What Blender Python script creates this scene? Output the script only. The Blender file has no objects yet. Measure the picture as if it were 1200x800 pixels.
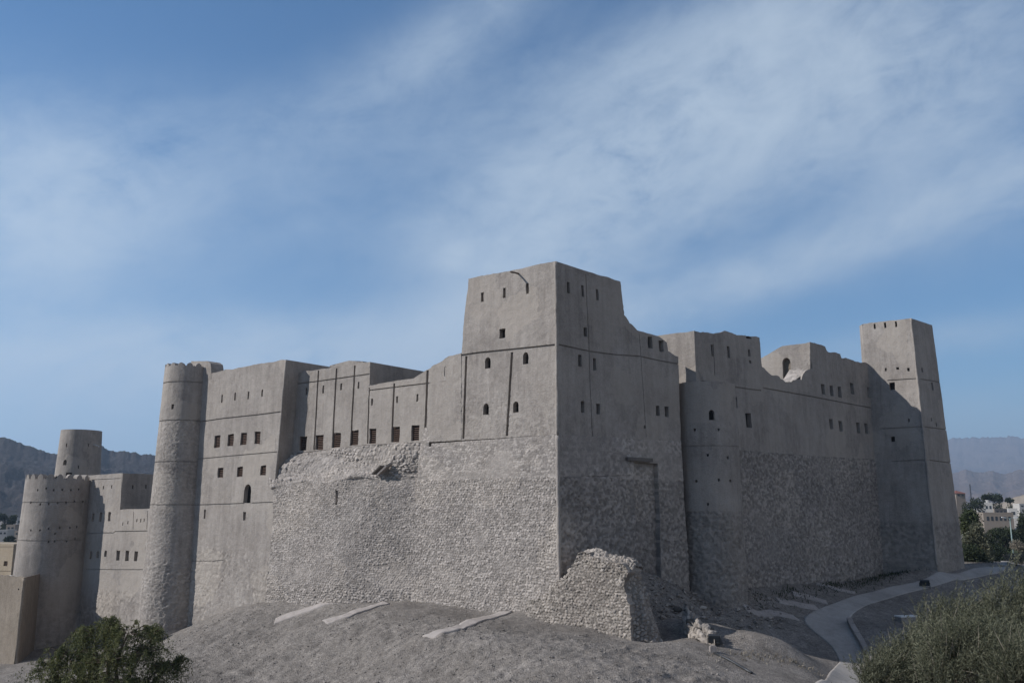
import bpy, math, random
import numpy as np
from mathutils import Vector, Matrix
from mathutils.geometry import delaunay_2d_cdt

SC = bpy.context.scene
COL = SC.collection
R = math.radians
# ------------------------------------------------------------------ camera
F = 1050.0                                   # focal length in photograph pixels (1200 wide)
PITCH = math.atan(198 / F)
cam = bpy.data.cameras.new('camera'); camo = bpy.data.objects.new('camera', cam); COL.objects.link(camo)
cam.sensor_width = 36.0; cam.lens = F / 1200 * 36.0
cam.clip_start = 0.1; cam.clip_end = 60000
camo.location = (0, 0, 0); camo.rotation_euler = (R(90) + PITCH, 0, 0)
SC.camera = camo
# ------------------------------------------------------------------ light
SUN_EL = R(34); SUN_AZ = R(180 + 8)          # direction towards the sun, measured from +X
SV = Vector((math.cos(SUN_EL) * math.cos(SUN_AZ), math.cos(SUN_EL) * math.sin(SUN_AZ), math.sin(SUN_EL)))
sl = bpy.data.lights.new('sun', 'SUN'); sl.energy = 4.05; sl.angle = R(0.55); sl.color = (1.0, 0.992, 0.98)
so = bpy.data.objects.new('sun', sl); COL.objects.link(so)
so.rotation_euler = SV.to_track_quat('Z', 'Y').to_euler(); so.location = (-60, 0, 60)
SC.view_settings.view_transform = 'Standard'; SC.view_settings.look = 'None'
SC.view_settings.gamma = 1.0; SC.view_settings.use_curve_mapping = False
SC.view_settings.exposure = 0.60
SC.cycles.use_denoising = True
SC.cycles.max_bounces = 6; SC.cycles.diffuse_bounces = 4; SC.cycles.volume_bounces = 0
SC.cycles.transparent_max_bounces = 8

def ray(u, v):
    a = (u - 600) / F; c = (400 - v) / F
    return np.array([a, math.cos(PITCH) - c * math.sin(PITCH), math.sin(PITCH) + c * math.cos(PITCH)])
def at(u, v, Y):
    d = ray(u, v); return d * (Y / d[1])
def azel(u, v):
    d = ray(u, v); d = d / np.linalg.norm(d)
    return math.atan2(d[0], d[1]), math.asin(d[2])

# world: sky texture with thin cirrus mixed in by direction
W = bpy.data.worlds.new('World'); SC.world = W; W.use_nodes = True
nt = W.node_tree; N = nt.nodes; L = nt.links; N.clear()
wo = N.new('ShaderNodeOutputWorld'); bg = N.new('ShaderNodeBackground'); bg.inputs[1].default_value = 0.062
L.new(bg.outputs[0], wo.inputs[0])
sky = N.new('ShaderNodeTexSky'); sky.sky_type = 'NISHITA'; sky.sun_disc = False
sky.sun_elevation = SUN_EL; sky.sun_rotation = math.atan2(SV.x, SV.y)
sky.altitude = 1500; sky.air_density = 1.0; sky.dust_density = 0.1; sky.ozone_density = 2.2
def mth(op, a, b=None, c=None, clamp=False):
    n = N.new('ShaderNodeMath'); n.operation = op; n.use_clamp = clamp
    for i, x in enumerate((a, b, c)):
        if x is None: continue
        if isinstance(x, (int, float)): n.inputs[i].default_value = x
        else: L.new(x, n.inputs[i])
    return n.outputs[0]
tc = N.new('ShaderNodeTexCoord'); sx = N.new('ShaderNodeSeparateXYZ'); L.new(tc.outputs['Generated'], sx.inputs[0])
AZ = mth('ARCTAN2', sx.outputs[0], sx.outputs[1]); EL = mth('ARCSINE', sx.outputs[2])
def streak_noise(scale, ang, stretch, seed, detail=7, rough=0.6, dist=0.6):
    ca, sa = math.cos(ang), math.sin(ang)
    p = mth('ADD', mth('MULTIPLY', AZ, ca), mth('MULTIPLY', EL, sa))
    q = mth('ADD', mth('MULTIPLY', AZ, -sa), mth('MULTIPLY', EL, ca))
    cb = N.new('ShaderNodeCombineXYZ'); L.new(mth('DIVIDE', p, stretch), cb.inputs[0]); L.new(q, cb.inputs[1]); cb.inputs[2].default_value = seed
    t = N.new('ShaderNodeTexNoise'); L.new(cb.outputs[0], t.inputs['Vector'])
    t.inputs['Scale'].default_value = scale; t.inputs['Detail'].default_value = detail
    t.inputs['Roughness'].default_value = rough; t.inputs['Distortion'].default_value = dist
    return t.outputs['Fac']
def blob(u, v, ru, rv, tilt, amp):
    a0, e0 = azel(u, v); k = 1 / 1090
    ca, sa = math.cos(R(tilt)), math.sin(R(tilt))
    da = mth('SUBTRACT', AZ, a0); de = mth('SUBTRACT', EL, e0)
    p = mth('ADD', mth('MULTIPLY', da, ca / (ru * k)), mth('MULTIPLY', de, sa / (ru * k)))
    q = mth('ADD', mth('MULTIPLY', da, -sa / (rv * k)), mth('MULTIPLY', de, ca / (rv * k)))
    r2 = mth('ADD', mth('MULTIPLY', p, p), mth('MULTIPLY', q, q))
    return mth('MULTIPLY', mth('POWER', 2.718, mth('MULTIPLY', r2, -1.0)), amp)
acc = None
for b in ((55, 235, 150, 85, 8, 0.95), (35, 305, 70, 50, 40, 0.35), (760, 190, 270, 95, 24, 0.85), (980, 120, 260, 90, 12, 0.70),
          (640, 265, 140, 70, 30, 0.65), (900, 318, 330, 30, 14, 0.75), (560, 385, 130, 45, 25, 0.95), (535, 300, 24, 16, 20, 0.5), (300, 412, 330, 40, 4, 0.9),
          (520, 50, 160, 40, 26, 0.38), (1150, 190, 140, 90, 10, 0.4), (1120, 395, 160, 20, 4, 0.45),
          (330, 170, 260, 60, 10, 0.26), (420, 260, 260, 60, 10, 0.14), (800, 50, 300, 50, 10, 0.3), (150, 455, 290, 55, 2, 0.8), (1150, 500, 160, 45, 2, 0.3)):
    o = blob(*b); acc = o if acc is None else mth('ADD', acc, o)
n1 = streak_noise(6.5, R(24), 1.9, 3.1, 8, 0.62)
n2 = streak_noise(17.0, R(14), 1.6, 7.7, 9, 0.68)
n3 = streak_noise(55.0, R(10), 2.0, 1.7, 7, 0.65, 0.3)
nn = mth('ADD', mth('ADD', mth('MULTIPLY', n1, 0.50), mth('MULTIPLY', n2, 0.34)), mth('MULTIPLY', n3, 0.16))
dens = mth('MULTIPLY', acc, mth('MULTIPLY', mth('SUBTRACT', nn, 0.31), 4.4))
CLOUD_GAIN = 1.4
dens = mth('MULTIPLY', mth('SUBTRACT', 1.0, mth('POWER', 2.718, mth('MULTIPLY', mth('MAXIMUM', dens, 0.0), -CLOUD_GAIN))), 0.95)
hs = N.new('ShaderNodeHueSaturation'); hs.inputs['Saturation'].default_value = 1.28; hs.inputs['Value'].default_value = 1.18; L.new(sky.outputs[0], hs.inputs['Color'])
mx = N.new('ShaderNodeMix'); mx.data_type = 'RGBA'; tint = N.new('ShaderNodeMix'); tint.data_type = 'RGBA'; tint.blend_type = 'MULTIPLY'; tint.inputs[0].default_value = 1.0; L.new(hs.outputs[0], tint.inputs[6]); tint.inputs[7].default_value = (0.79, 0.985, 1.0, 1)
L.new(dens, mx.inputs[0]); L.new(tint.outputs[2], mx.inputs[6])
mx.inputs[7].default_value = (6.2, 7.3, 8.4, 1)
def fill_veil(az, el, raz, rel, amp):
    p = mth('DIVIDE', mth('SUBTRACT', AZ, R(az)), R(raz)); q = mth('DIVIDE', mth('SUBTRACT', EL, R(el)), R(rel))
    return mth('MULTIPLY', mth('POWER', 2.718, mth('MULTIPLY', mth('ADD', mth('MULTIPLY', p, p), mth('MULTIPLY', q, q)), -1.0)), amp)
# unseen bright cloud added behind and right of the viewer to lift shaded walls
vd = mth('ADD', mth('ADD', fill_veil(135, 38, 52, 34, 0.72), fill_veil(-225, 38, 52, 34, 0.72)), fill_veil(85, 20, 25, 22, 0.3)); vd = mth('MINIMUM', mth('MULTIPLY', vd, mth('ADD', 0.55, mth('MULTIPLY', n1, 0.8))), 0.92)
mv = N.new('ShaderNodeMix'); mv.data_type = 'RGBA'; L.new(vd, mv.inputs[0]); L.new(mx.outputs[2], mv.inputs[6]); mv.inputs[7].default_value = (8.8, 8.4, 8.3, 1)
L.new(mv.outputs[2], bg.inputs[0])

# ------------------------------------------------------------------ scene helpers
def tag(o, label=None, cat=None, group=None, kind=None):
    if label: o['label'] = label
    if cat: o['category'] = cat
    if group: o['group'] = group
    if kind: o['kind'] = kind
    return o
def empty(name, loc, label, cat, group=None):
    o = bpy.data.objects.new(name, None); COL.objects.link(o); o.location = loc; o.empty_display_size = 0.5
    return tag(o, label, cat, group)
WORLD_LOC = {}
def mesh_obj(name, V, faces, mat, parent=None, tone=None, smooth=False, label=None):
    """V in world coordinates; faces: list of int arrays (n,k)"""
    V = np.asarray(V, dtype=np.float64)
    off = np.zeros(3)
    p = parent
    while p is not None:
        off += np.array(p.location); p = p.parent
    me = bpy.data.meshes.new(name)
    me.vertices.add(len(V)); me.vertices.foreach_set('co', (V - off).astype(np.float32).ravel())
    fl = [np.asarray(f, dtype=np.int32) for f in faces if len(f)]
    nl = sum(f.size for f in fl); nf = sum(len(f) for f in fl)
    me.loops.add(nl); me.loops.foreach_set('vertex_index', np.concatenate([f.ravel() for f in fl]))
    me.polygons.add(nf)
    ls = []; k = 0
    for f in fl:
        ls.append(k + np.arange(len(f)) * f.shape[1]); k += f.size
    me.polygons.foreach_set('loop_start', np.concatenate(ls).astype(np.int32))
    me.update(calc_edges=True)
    me.polygons.foreach_set('use_smooth', np.full(nf, bool(smooth)))
    if tone is not None:
        a = me.attributes.new('tone', 'FLOAT', 'POINT'); a.data.foreach_set('value', np.asarray(tone, dtype=np.float32))
    me.validate()
    if mat: me.materials.append(mat)
    o = bpy.data.objects.new(name, me); COL.objects.link(o)
    if parent is not None: o.parent = parent
    if label: o['label'] = label
    return o
def corner_edge(P0, P1, parent, rad=0.13, seed=1, inn=(0, 0.06, 0), mat='plaster'):
    """worn, rounded mud edge where two wall faces meet"""
    P0, P1 = np.array(P0, float), np.array(P1, float); n = max(8, int(np.linalg.norm(P1 - P0) / 0.35)); t = np.linspace(0, 1, n); pts = P0 + (P1 - P0) * t[:, None] + np.array(inn)
    pts[:, 0] += 0.05 * fbm(t * n * 0.3, t * 0 + seed, seed, 3); pts[:, 1] += 0.04 * fbm(t * n * 0.3, t * 0 + seed + 5, seed, 3); r = rad * (1 + 0.45 * fbm(t * n * 0.45, t * 0 + seed + 9, seed, 3))
    m = MB(); m.tube(list(pts), list(r), 12); return m.build('corner_edge', MAT[mat], parent, True, tone=np.full(m.n, 0.5))
class MB:
    """collects simple shapes into ONE mesh"""
    def __init__(s): s.V = []; s.F4 = []; s.F3 = []; s.n = 0; s.FN = []
    def add(s, V, F4=(), F3=()):
        V = np.asarray(V, dtype=float).reshape(-1, 3); s.V.append(V)
        for f in F4: s.F4.append([i + s.n for i in f])
        for f in F3: s.F3.append([i + s.n for i in f])
        s.n += len(V); return s
    def box(s, c, ax, ay, az):
        """centre, three half-axis vectors"""
        c = np.array(c, float); ax, ay, az = (np.array(a, float) for a in (ax, ay, az))
        V = [c + i * ax + j * ay + k * az for k in (-1, 1) for j in (-1, 1) for i in (-1, 1)]
        return s.add(V, [(0, 2, 3, 1), (4, 5, 7, 6), (0, 1, 5, 4), (2, 6, 7, 3), (0, 4, 6, 2), (1, 3, 7, 5)])
    def tube(s, pts, rad, n=8, cap=True):
        pts = [np.array(p, float) for p in pts]
        if not hasattr(rad, '__len__'): rad = [rad] * len(pts)
        V = []
        for i, p in enumerate(pts):
            t = pts[min(i + 1, len(pts) - 1)] - pts[max(i - 1, 0)]; t = t / (np.linalg.norm(t) + 1e-9)
            a = np.cross(t, (0, 0, 1)) if abs(t[2]) < 0.9 else np.cross(t, (1, 0, 0)); a /= np.linalg.norm(a); b = np.cross(t, a)
            for k in range(n):
                th = 2 * math.pi * k / n; V.append(p + rad[i] * (math.cos(th) * a + math.sin(th) * b))
        F4 = [(i * n + k, i * n + (k + 1) % n, (i + 1) * n + (k + 1) % n, (i + 1) * n + k) for i in range(len(pts) - 1) for k in range(n)]
        F3 = []
        if cap:
            V.append(pts[0]); V.append(pts[-1]); a, b = len(V) - 2, len(V) - 1
            F3 = [(a, (k + 1) % n, k) for k in range(n)] + [(b, (len(pts) - 1) * n + k, (len(pts) - 1) * n + (k + 1) % n) for k in range(n)]
        return s.add(V, F4, F3)
    def build(s, name, mat, parent=None, smooth=False, label=None, tone=None):
        return mesh_obj(name, np.concatenate(s.V), [np.array(s.F4, int).reshape(-1, 4), np.array(s.F3, int).reshape(-1, 3)], mat, parent, tone, smooth, label)

# ------------------------------------------------------------------ numpy noise
def _h(ix, iy, seed):
    n = (ix.astype(np.int64) * 374761393 + iy.astype(np.int64) * 668265263 + seed * 1442695041) & 0xffffffff
    n = ((n ^ (n >> 13)) * 1274126177) & 0xffffffff
    n = n ^ (n >> 16)
    return (n & 0xffffff) / float(0xffffff)
def vnoise(x, y, seed=0):
    x = np.asarray(x, float); y = np.asarray(y, float)
    ix = np.floor(x); iy = np.floor(y); fx = x - ix; fy = y - iy
    fx = fx * fx * (3 - 2 * fx); fy = fy * fy * (3 - 2 * fy); ix = ix.astype(np.int64); iy = iy.astype(np.int64)
    return (_h(ix, iy, seed) * (1 - fx) + _h(ix + 1, iy, seed) * fx) * (1 - fy) + (_h(ix, iy + 1, seed) * (1 - fx) + _h(ix + 1, iy + 1, seed) * fx) * fy
def fbm(x, y, seed=0, oct=4, g=0.5):
    a = 1; s = 0; t = 0
    for o in range(oct):
        s = s + a * (vnoise(x * 2 ** o + 13.7 * o, y * 2 ** o + 7.1 * o, seed + o) - 0.5); t += a; a *= g
    return s / t * 2
def ridged(x, y, seed=0, oct=5, g=0.5):
    a = 1; s = 0; t = 0
    for o in range(oct):
        s = s + a * (1 - np.abs(2 * vnoise(x * 2 ** o + 3.7 * o, y * 2 ** o + 9.1 * o, seed + o) - 1)); t += a; a *= g
    return s / t
def stones(x, y, cw, ch, seed=0, jit=0.8):
    """jittered, staggered cells: returns edge distance 0..1, random id, height tilt"""
    X = x / cw; Y = y / ch; iy = np.floor(Y)
    f1 = np.full(X.shape, 9.0); f2 = np.full(X.shape, 9.0); rid = np.zeros(X.shape); dx1 = np.zeros(X.shape); dy1 = np.zeros(X.shape)
    for j in (-1, 0, 1):
        cy = iy + j; sh = (cy % 2) * 0.5; ix = np.floor(X - sh)
        for i in (-1, 0, 1):
            cx = ix + i
            px = cx + sh + 0.5 + jit * (_h(cx, cy, seed) - 0.5); py = cy + 0.5 + jit * 0.7 * (_h(cx, cy, seed + 1) - 0.5)
            dx = X - px; dy = Y - py; d = np.sqrt(dx * dx + dy * dy)
            r = _h(cx, cy, seed + 2)
            n = d < f1
            f2 = np.where(n, f1, np.minimum(f2, d)); rid = np.where(n, r, rid); dx1 = np.where(n, dx, dx1); dy1 = np.where(n, dy, dy1); f1 = np.where(n, d, f1)
    e = np.clip((f2 - f1) / 0.45, 0, 1)
    return e, rid, dx1 * (_h(np.floor(rid * 9999), iy * 0, seed + 5) - 0.5) + dy1 * (_h(np.floor(rid * 9999), iy * 0, seed + 6) - 0.5)
def d_plaster(amp=0.035, seed=1):
    def f(s, z): return amp * fbm(s * 0.55, z * 0.55, seed, 4) + 0.4 * amp * fbm(s * 2.3, z * 2.3, seed + 9, 3), np.full(np.shape(s), 0.5)
    return f
def d_rubble(cw=0.38, ch=0.27, amp=0.09, seed=1, undul=0.10, bury=0.0):
    def f(s, z):
        e, r, t = stones(s + 0.12 * fbm(s * 1.3, z * 1.3, seed + 3, 2), z + 0.10 * fbm(s * 1.1, z * 1.1, seed + 4, 2), cw, ch, seed)
        h = smooth(0.02, 0.42, e) * (0.6 + 0.55 * r) + 0.9 * t
        m = np.clip(0.5 + 1.6 * (fbm(s * 0.35, z * 0.45, seed + 7, 3) + bury), 0, 1)          # mud still covering stones
        h = h * (1 - 0.55 * m) + 0.40 * m
        return amp * h + undul * fbm(s * 0.22, z * 0.22, seed + 8, 3) - amp * 0.5, np.where(e < 0.12, 0.28, 0.25 + 0.6 * r) * (1 - 0.55 * m) + 0.5 * 0.55 * m
    return f
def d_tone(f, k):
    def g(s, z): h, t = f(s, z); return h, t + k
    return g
def d_mix(fa, fb, wfun):
    def f(s, z):
        a, ta = fa(s, z); b, tb = fb(s, z); w = wfun(s, z); return a * (1 - w) + b * w, ta * (1 - w) + tb * w
    return f
def smooth(a, b, x): 
    t = np.clip((x - a) / (b - a), 0, 1); return t * t * (3 - 2 * t)

# ------------------------------------------------------------------ wall surfaces
class PMap:
    """battered plane: origin, unit direction d (to the right seen from outside)"""
    def __init__(s, A, d, batter=0.02, z0=0.0):
        s.A = np.array(A[:2], float); d = np.array(d[:2], float); s.d = d / np.linalg.norm(d); s.n = np.array([s.d[1], -s.d[0]]); s.b = batter; s.z0 = z0
    def P(s, S, Z, dep):
        S = np.asarray(S, float); Z = np.asarray(Z, float); k = dep + s.b * (Z - s.z0)
        return np.stack([s.A[0] + s.d[0] * S - s.n[0] * k, s.A[1] + s.d[1] * S - s.n[1] * k, Z + 0 * k], -1)
    def px(s, u, v):
        r = ray(u, v); t = (s.n @ s.A + s.b * s.z0) / (s.n @ r[:2] + s.b * r[2]); p = r * t
        return float(s.d @ (p[:2] - s.A)), float(p[2])
    def sz(s, p): return float(s.d @ (np.array(p[:2]) - s.A)), float(p[2])
    def normal(s, S): return np.array([s.n[0], s.n[1], 0.0])
    def off(s, k): return PMap(s.A + s.n * k, s.d, s.b, s.z0)
class CMap:
    """tapering round tower"""
    def __init__(s, c, r0, taper, z0, th0=None):
        s.c = np.array(c, float); s.r0 = r0; s.k = taper; s.z0 = z0
        s.th0 = math.atan2(-s.c[1], -s.c[0]) if th0 is None else th0
    def P(s, S, Z, dep):
        S = np.asarray(S, float); Z = np.asarray(Z, float); th = s.th0 + S / s.r0; r = s.r0 - s.k * (Z - s.z0) - dep
        return np.stack([s.c[0] + r * np.cos(th), s.c[1] + r * np.sin(th), Z + 0 * r], -1)
    def px(s, u, v):
        d = ray(u, v); dh = d[:2]; a0 = s.r0 + s.k * s.z0; kz = s.k * d[2]
        A = dh @ dh - kz * kz; B = -2 * dh @ s.c + 2 * a0 * kz; C = s.c @ s.c - a0 * a0
        q = B * B - 4 * A * C; t = (-B - math.sqrt(max(q, 0))) / (2 * A); p = d * t
        th = math.atan2(p[1] - s.c[1], p[0] - s.c[0]) - s.th0; th = (th + math.pi) % (2 * math.pi) - math.pi
        return float(th * s.r0), float(p[2])
    def normal(s, S): th = s.th0 + S / s.r0; return np.array([math.cos(th), math.sin(th), 0.0])

def pip(P, poly):
    x, y = P[:, 0], P[:, 1]; ins = np.zeros(len(P), bool); n = len(poly)
    for i in range(n):
        x1, y1 = poly[i]; x2, y2 = poly[(i + 1) % n]
        if y1 == y2: continue
        c = ((y1 > y) != (y2 > y)); xi = (x2 - x1) * (y - y1) / (y2 - y1) + x1
        ins ^= c & (x < xi)
    return ins
def relief(name, M, outline, feats, sp, disp, thick, mat, parent, rough=0.0, seed=1, smooth_=True, back=True):
    """outline: (s,z) or (s,z,1) where the edge that starts there is ragged; feats: (polygon, depth).
    thick: depth in metres or a 3-vector by which the outline is extruded"""
    rnd = np.random.RandomState(seed)
    pts = []; edges = []
    def loop(poly, step, ragged):
        st = len(pts); n = len(poly)
        for i in range(n):
            a = poly[i]; b = poly[(i + 1) % n]; a2 = np.array(a[:2]); b2 = np.array(b[:2]); Ln = np.linalg.norm(b2 - a2); k = max(1, int(Ln / step))
            rg = ragged and len(a) > 2 and a[2]
            nv = np.array([-(b2 - a2)[1], (b2 - a2)[0]]) / (Ln + 1e-9)
            for j in range(k):
                p = a2 + (b2 - a2) * (j / k)
                if rg and j > 0:
                    q = p[0] * 1.0 + p[1] * 0.7
                    p = p + nv * ragged * (fbm(np.array([q * 0.8]), np.array([seed * 3.3]), seed, 4)[0])
                pts.append((p[0], p[1]))
        m = len(pts) - st
        edges.extend((st + i, st + (i + 1) % m) for i in range(m)); return st, m
    os_, om = loop(outline, max(sp, 0.15), rough)
    poly = [pts[os_ + i] for i in range(om)]
    for f in feats: loop(f[0], max(sp, 0.25), 0)
    P0 = np.array(poly); lo, hi = P0.min(0), P0.max(0)
    nx = int((hi[0] - lo[0]) / sp) + 1; ny = int((hi[1] - lo[1]) / (sp * 0.9)) + 1
    gx, gy = np.meshgrid(np.arange(nx), np.arange(ny)); gx = lo[0] + (gx + 0.5 * (gy % 2)) * sp; gy = lo[1] + gy * sp * 0.9
    G = np.stack([gx.ravel(), gy.ravel()], 1) + rnd.uniform(-0.18, 0.18, (gx.size, 2)) * sp
    G = G[pip(G, poly)]
    allp = [Vector(p) for p in pts] + [Vector((float(a), float(b))) for a, b in G]
    ov, oe, of = delaunay_2d_cdt(allp, edges, [], 0, 1e-5, False)[:3]
    V2 = np.array([(v.x, v.y) for v in ov]); T = np.array([f[:3] for f in of], int)
    a, b, c = V2[T[:, 0]], V2[T[:, 1]], V2[T[:, 2]]
    ar = (b[:, 0] - a[:, 0]) * (c[:, 1] - a[:, 1]) - (b[:, 1] - a[:, 1]) * (c[:, 0] - a[:, 0])
    T[ar < 0] = T[ar < 0][:, ::-1]; T = T[np.abs(ar) > 1e-9]
    C = V2[T].mean(1)
    keep = pip(C, poly); T = T[keep]; C = C[keep]
    dep = np.zeros(len(T))
    for f in feats:
        fp = np.array(f[0])[:, :2].astype(float); bx = (C[:, 0] > fp[:, 0].min()) & (C[:, 0] < fp[:, 0].max()) & (C[:, 1] > fp[:, 1].min()) & (C[:, 1] < fp[:, 1].max())
        idx = np.where(bx)[0]
        if len(idx):
            ii = idx[pip(C[idx], [tuple(q) for q in fp])]; dep[ii] = np.where(np.abs(f[1]) > np.abs(dep[ii]), f[1], dep[ii])
    H, TN = disp(V2[:, 0], V2[:, 1])
    classes = np.unique(dep); verts = []; tones = []; tris = []; quads = []; base = 0
    for cl in classes:
        t = T[dep == cl]; used = np.unique(t); remap = np.full(len(V2), -1); remap[used] = np.arange(len(used)) + base
        verts.append(M.P(V2[used, 0], V2[used, 1], cl - H[used])); tones.append(TN[used]); tris.append(remap[t]); base += len(used)
    nV = len(V2)
    e = np.concatenate([T[:, [0, 1]], T[:, [1, 2]], T[:, [2, 0]]]); td = np.concatenate([dep] * 3)
    key = np.minimum(e[:, 0], e[:, 1]) * nV + np.maximum(e[:, 0], e[:, 1]); o = np.argsort(key, kind='stable'); ks = key[o]
    same = np.zeros(len(ks), bool); same[:-1] = ks[:-1] == ks[1:]; second = np.zeros(len(ks), bool); second[1:] = same[:-1]
    i1 = o[np.where(same)[0]]; i2 = o[np.where(same)[0] + 1]; df = td[i1] != td[i2]; i1, i2 = i1[df], i2[df]
    bnd = o[~same & ~second]
    def sidequads(E, A, B):
        nonlocal base
        n = len(E); verts.append(A[0]); verts.append(A[1]); verts.append(B[1]); verts.append(B[0])
        for q in range(4): tones.append(TN[E[:, 0]])
        k = np.arange(n); quads.append(np.stack([base + k, base + n + k, base + 2 * n + k, base + 3 * n + k], 1)); base += 4 * n
    if len(i1):
        E = e[i1]
        pa = [M.P(V2[E[:, k], 0], V2[E[:, k], 1], td[i1] - H[E[:, k]]) for k in (0, 1)]; pb = [M.P(V2[E[:, k], 0], V2[E[:, k], 1], td[i2] - H[E[:, k]]) for k in (0, 1)]
        sidequads(E, pa, pb)
    if len(bnd):
        E = e[bnd]
        pa = [M.P(V2[E[:, k], 0], V2[E[:, k], 1], td[bnd] - H[E[:, k]]) for k in (0, 1)]
        if np.isscalar(thick): pb = [M.P(V2[E[:, k], 0], V2[E[:, k], 1], np.full(len(E), float(thick))) for k in (0, 1)]
        else: pb = [M.P(V2[E[:, k], 0], V2[E[:, k], 1], np.zeros(len(E))) + np.array(thick, float) for k in (0, 1)]
        sidequads(E, pa, pb)
    if back:                                    # the hidden inner face, a coarse copy of the outline
        used = np.unique(T)
        cp = [Vector(p) for p in poly]
        bv, be, bf = delaunay_2d_cdt(cp, [(i, (i + 1) % om) for i in range(om)], [], 0, 1e-5, False)[:3]
        B2 = np.array([(v.x, v.y) for v in bv]); BT = np.array([f[:3] for f in bf], int)
        if isinstance(M, PMap):
            BT = BT[pip(B2[BT].mean(1), poly)]
            bp = M.P(B2[:, 0], B2[:, 1], np.full(len(B2), float(thick))) if np.isscalar(thick) else M.P(B2[:, 0], B2[:, 1], np.zeros(len(B2))) + np.array(thick, float)
            verts.append(bp); tones.append(np.full(len(bp), 0.5)); tris.append(BT[:, ::-1] + base); base += len(bp)
    return mesh_obj(name, np.concatenate(verts), [np.concatenate(tris)] + ([np.concatenate(quads)] if quads else []), mat, parent, np.concatenate(tones), smooth_)

def rect(M, u, v, w, h, arch=False):
    """opening centred on a surveyed point, true upright shape on the wall"""
    s0, z0 = M.px(u, v); sa, _ = M.px(u - w / 2, v); sb, _ = M.px(u + w / 2, v); _, za = M.px(u, v + h / 2); _, zb = M.px(u, v - h / 2)
    hw = (sb - sa) / 2; hh = (zb - za) / 2
    if not arch:
        rj = np.random.RandomState(int(u * 13 + v * 7) % 99991); j = lambda k: rj.uniform(-k, k); e = min(0.09 * hw + 0.015, 0.05)
        return [(s0 - hw + j(e), z0 - hh + j(e)), (s0 + j(e), z0 - hh + j(e) * 0.8), (s0 + hw + j(e), z0 - hh + j(e)), (s0 + hw + j(e), z0 + j(e)), (s0 + hw + j(e), z0 + hh + j(e)), (s0 + j(e), z0 + hh + j(e) * 0.8), (s0 - hw + j(e), z0 + hh + j(e)), (s0 - hw + j(e), z0 + j(e))]
    zs = z0 + hh - hw * 1.15
    return [(s0 - hw, z0 - hh), (s0 + hw, z0 - hh), (s0 + hw, zs)] + [(s0 + hw * math.cos(t), zs + hw * 1.15 * math.sin(t)) for t in (0.6, 1.1, 1.57, 2.04, 2.54)] + [(s0 - hw, zs)]
def strip(M, line, w, vertical=False):
    """thin band (a groove) along surveyed points"""
    q = [M.px(*p) for p in line]
    if vertical: return [(s - w / 2, z) for s, z in q] + [(s + w / 2, z) for s, z in reversed(q)]
    return [(s, z - w / 2) for s, z in q] + [(s, z + w / 2) for s, z in reversed(q)]
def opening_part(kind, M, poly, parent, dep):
    """what fills an opening: a near-black panel painted for the unlit inside, for barred ones wooden slats in front"""
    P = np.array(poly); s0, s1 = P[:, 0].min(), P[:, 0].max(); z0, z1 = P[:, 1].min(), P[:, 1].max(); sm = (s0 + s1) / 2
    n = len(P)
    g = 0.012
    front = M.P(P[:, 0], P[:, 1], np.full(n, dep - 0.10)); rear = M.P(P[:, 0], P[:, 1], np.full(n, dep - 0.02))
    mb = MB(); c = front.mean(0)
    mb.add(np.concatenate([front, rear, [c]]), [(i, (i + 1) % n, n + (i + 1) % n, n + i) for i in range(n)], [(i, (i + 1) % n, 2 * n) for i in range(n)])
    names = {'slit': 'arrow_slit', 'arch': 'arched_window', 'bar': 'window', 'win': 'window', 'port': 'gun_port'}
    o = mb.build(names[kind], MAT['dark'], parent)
    if kind == 'bar':
        m2 = MB(); k = max(5, int((z1 - z0) / 0.17)); t = np.append(M.P(sm, 0, 0)[:2] * 0, 0)
        a = M.P(s0, z0, 0); b = M.P(s1, z0, 0); ax = (b - a) / 2; nn = M.normal(sm)
        for i in range(k):
            z = z0 + (i + 0.5) * (z1 - z0) / k; cpt = M.P(sm, z, dep - 0.20)
            m2.box(cpt, ax * 0.98, nn * 0.03, (0, 0, 0.036))
        for ss in (s0 + 0.05, s1 - 0.05): m2.box(M.P(ss, (z0 + z1) / 2, dep - 0.20), ax / np.linalg.norm(ax) * 0.04, nn * 0.05, (0, 0, (z1 - z0) / 2 * 0.99))
        m2.build('slats', MAT['wood'], o)
    return o
KINDS = {'slit': (False, 0.55), 'arch': (True, 0.6), 'bar': (False, 0.42), 'win': (False, 0.6), 'port': (False, 0.5), 'hole': (False, 0.35)}
def openings(M, items, parent):
    """items: (kind,u,v,w,h). returns feats for relief and makes the parts"""
    fe = []
    for k, u, v, w, h in items:
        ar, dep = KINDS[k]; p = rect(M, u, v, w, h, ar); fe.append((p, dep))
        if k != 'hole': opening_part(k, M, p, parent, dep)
    return fe
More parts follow.
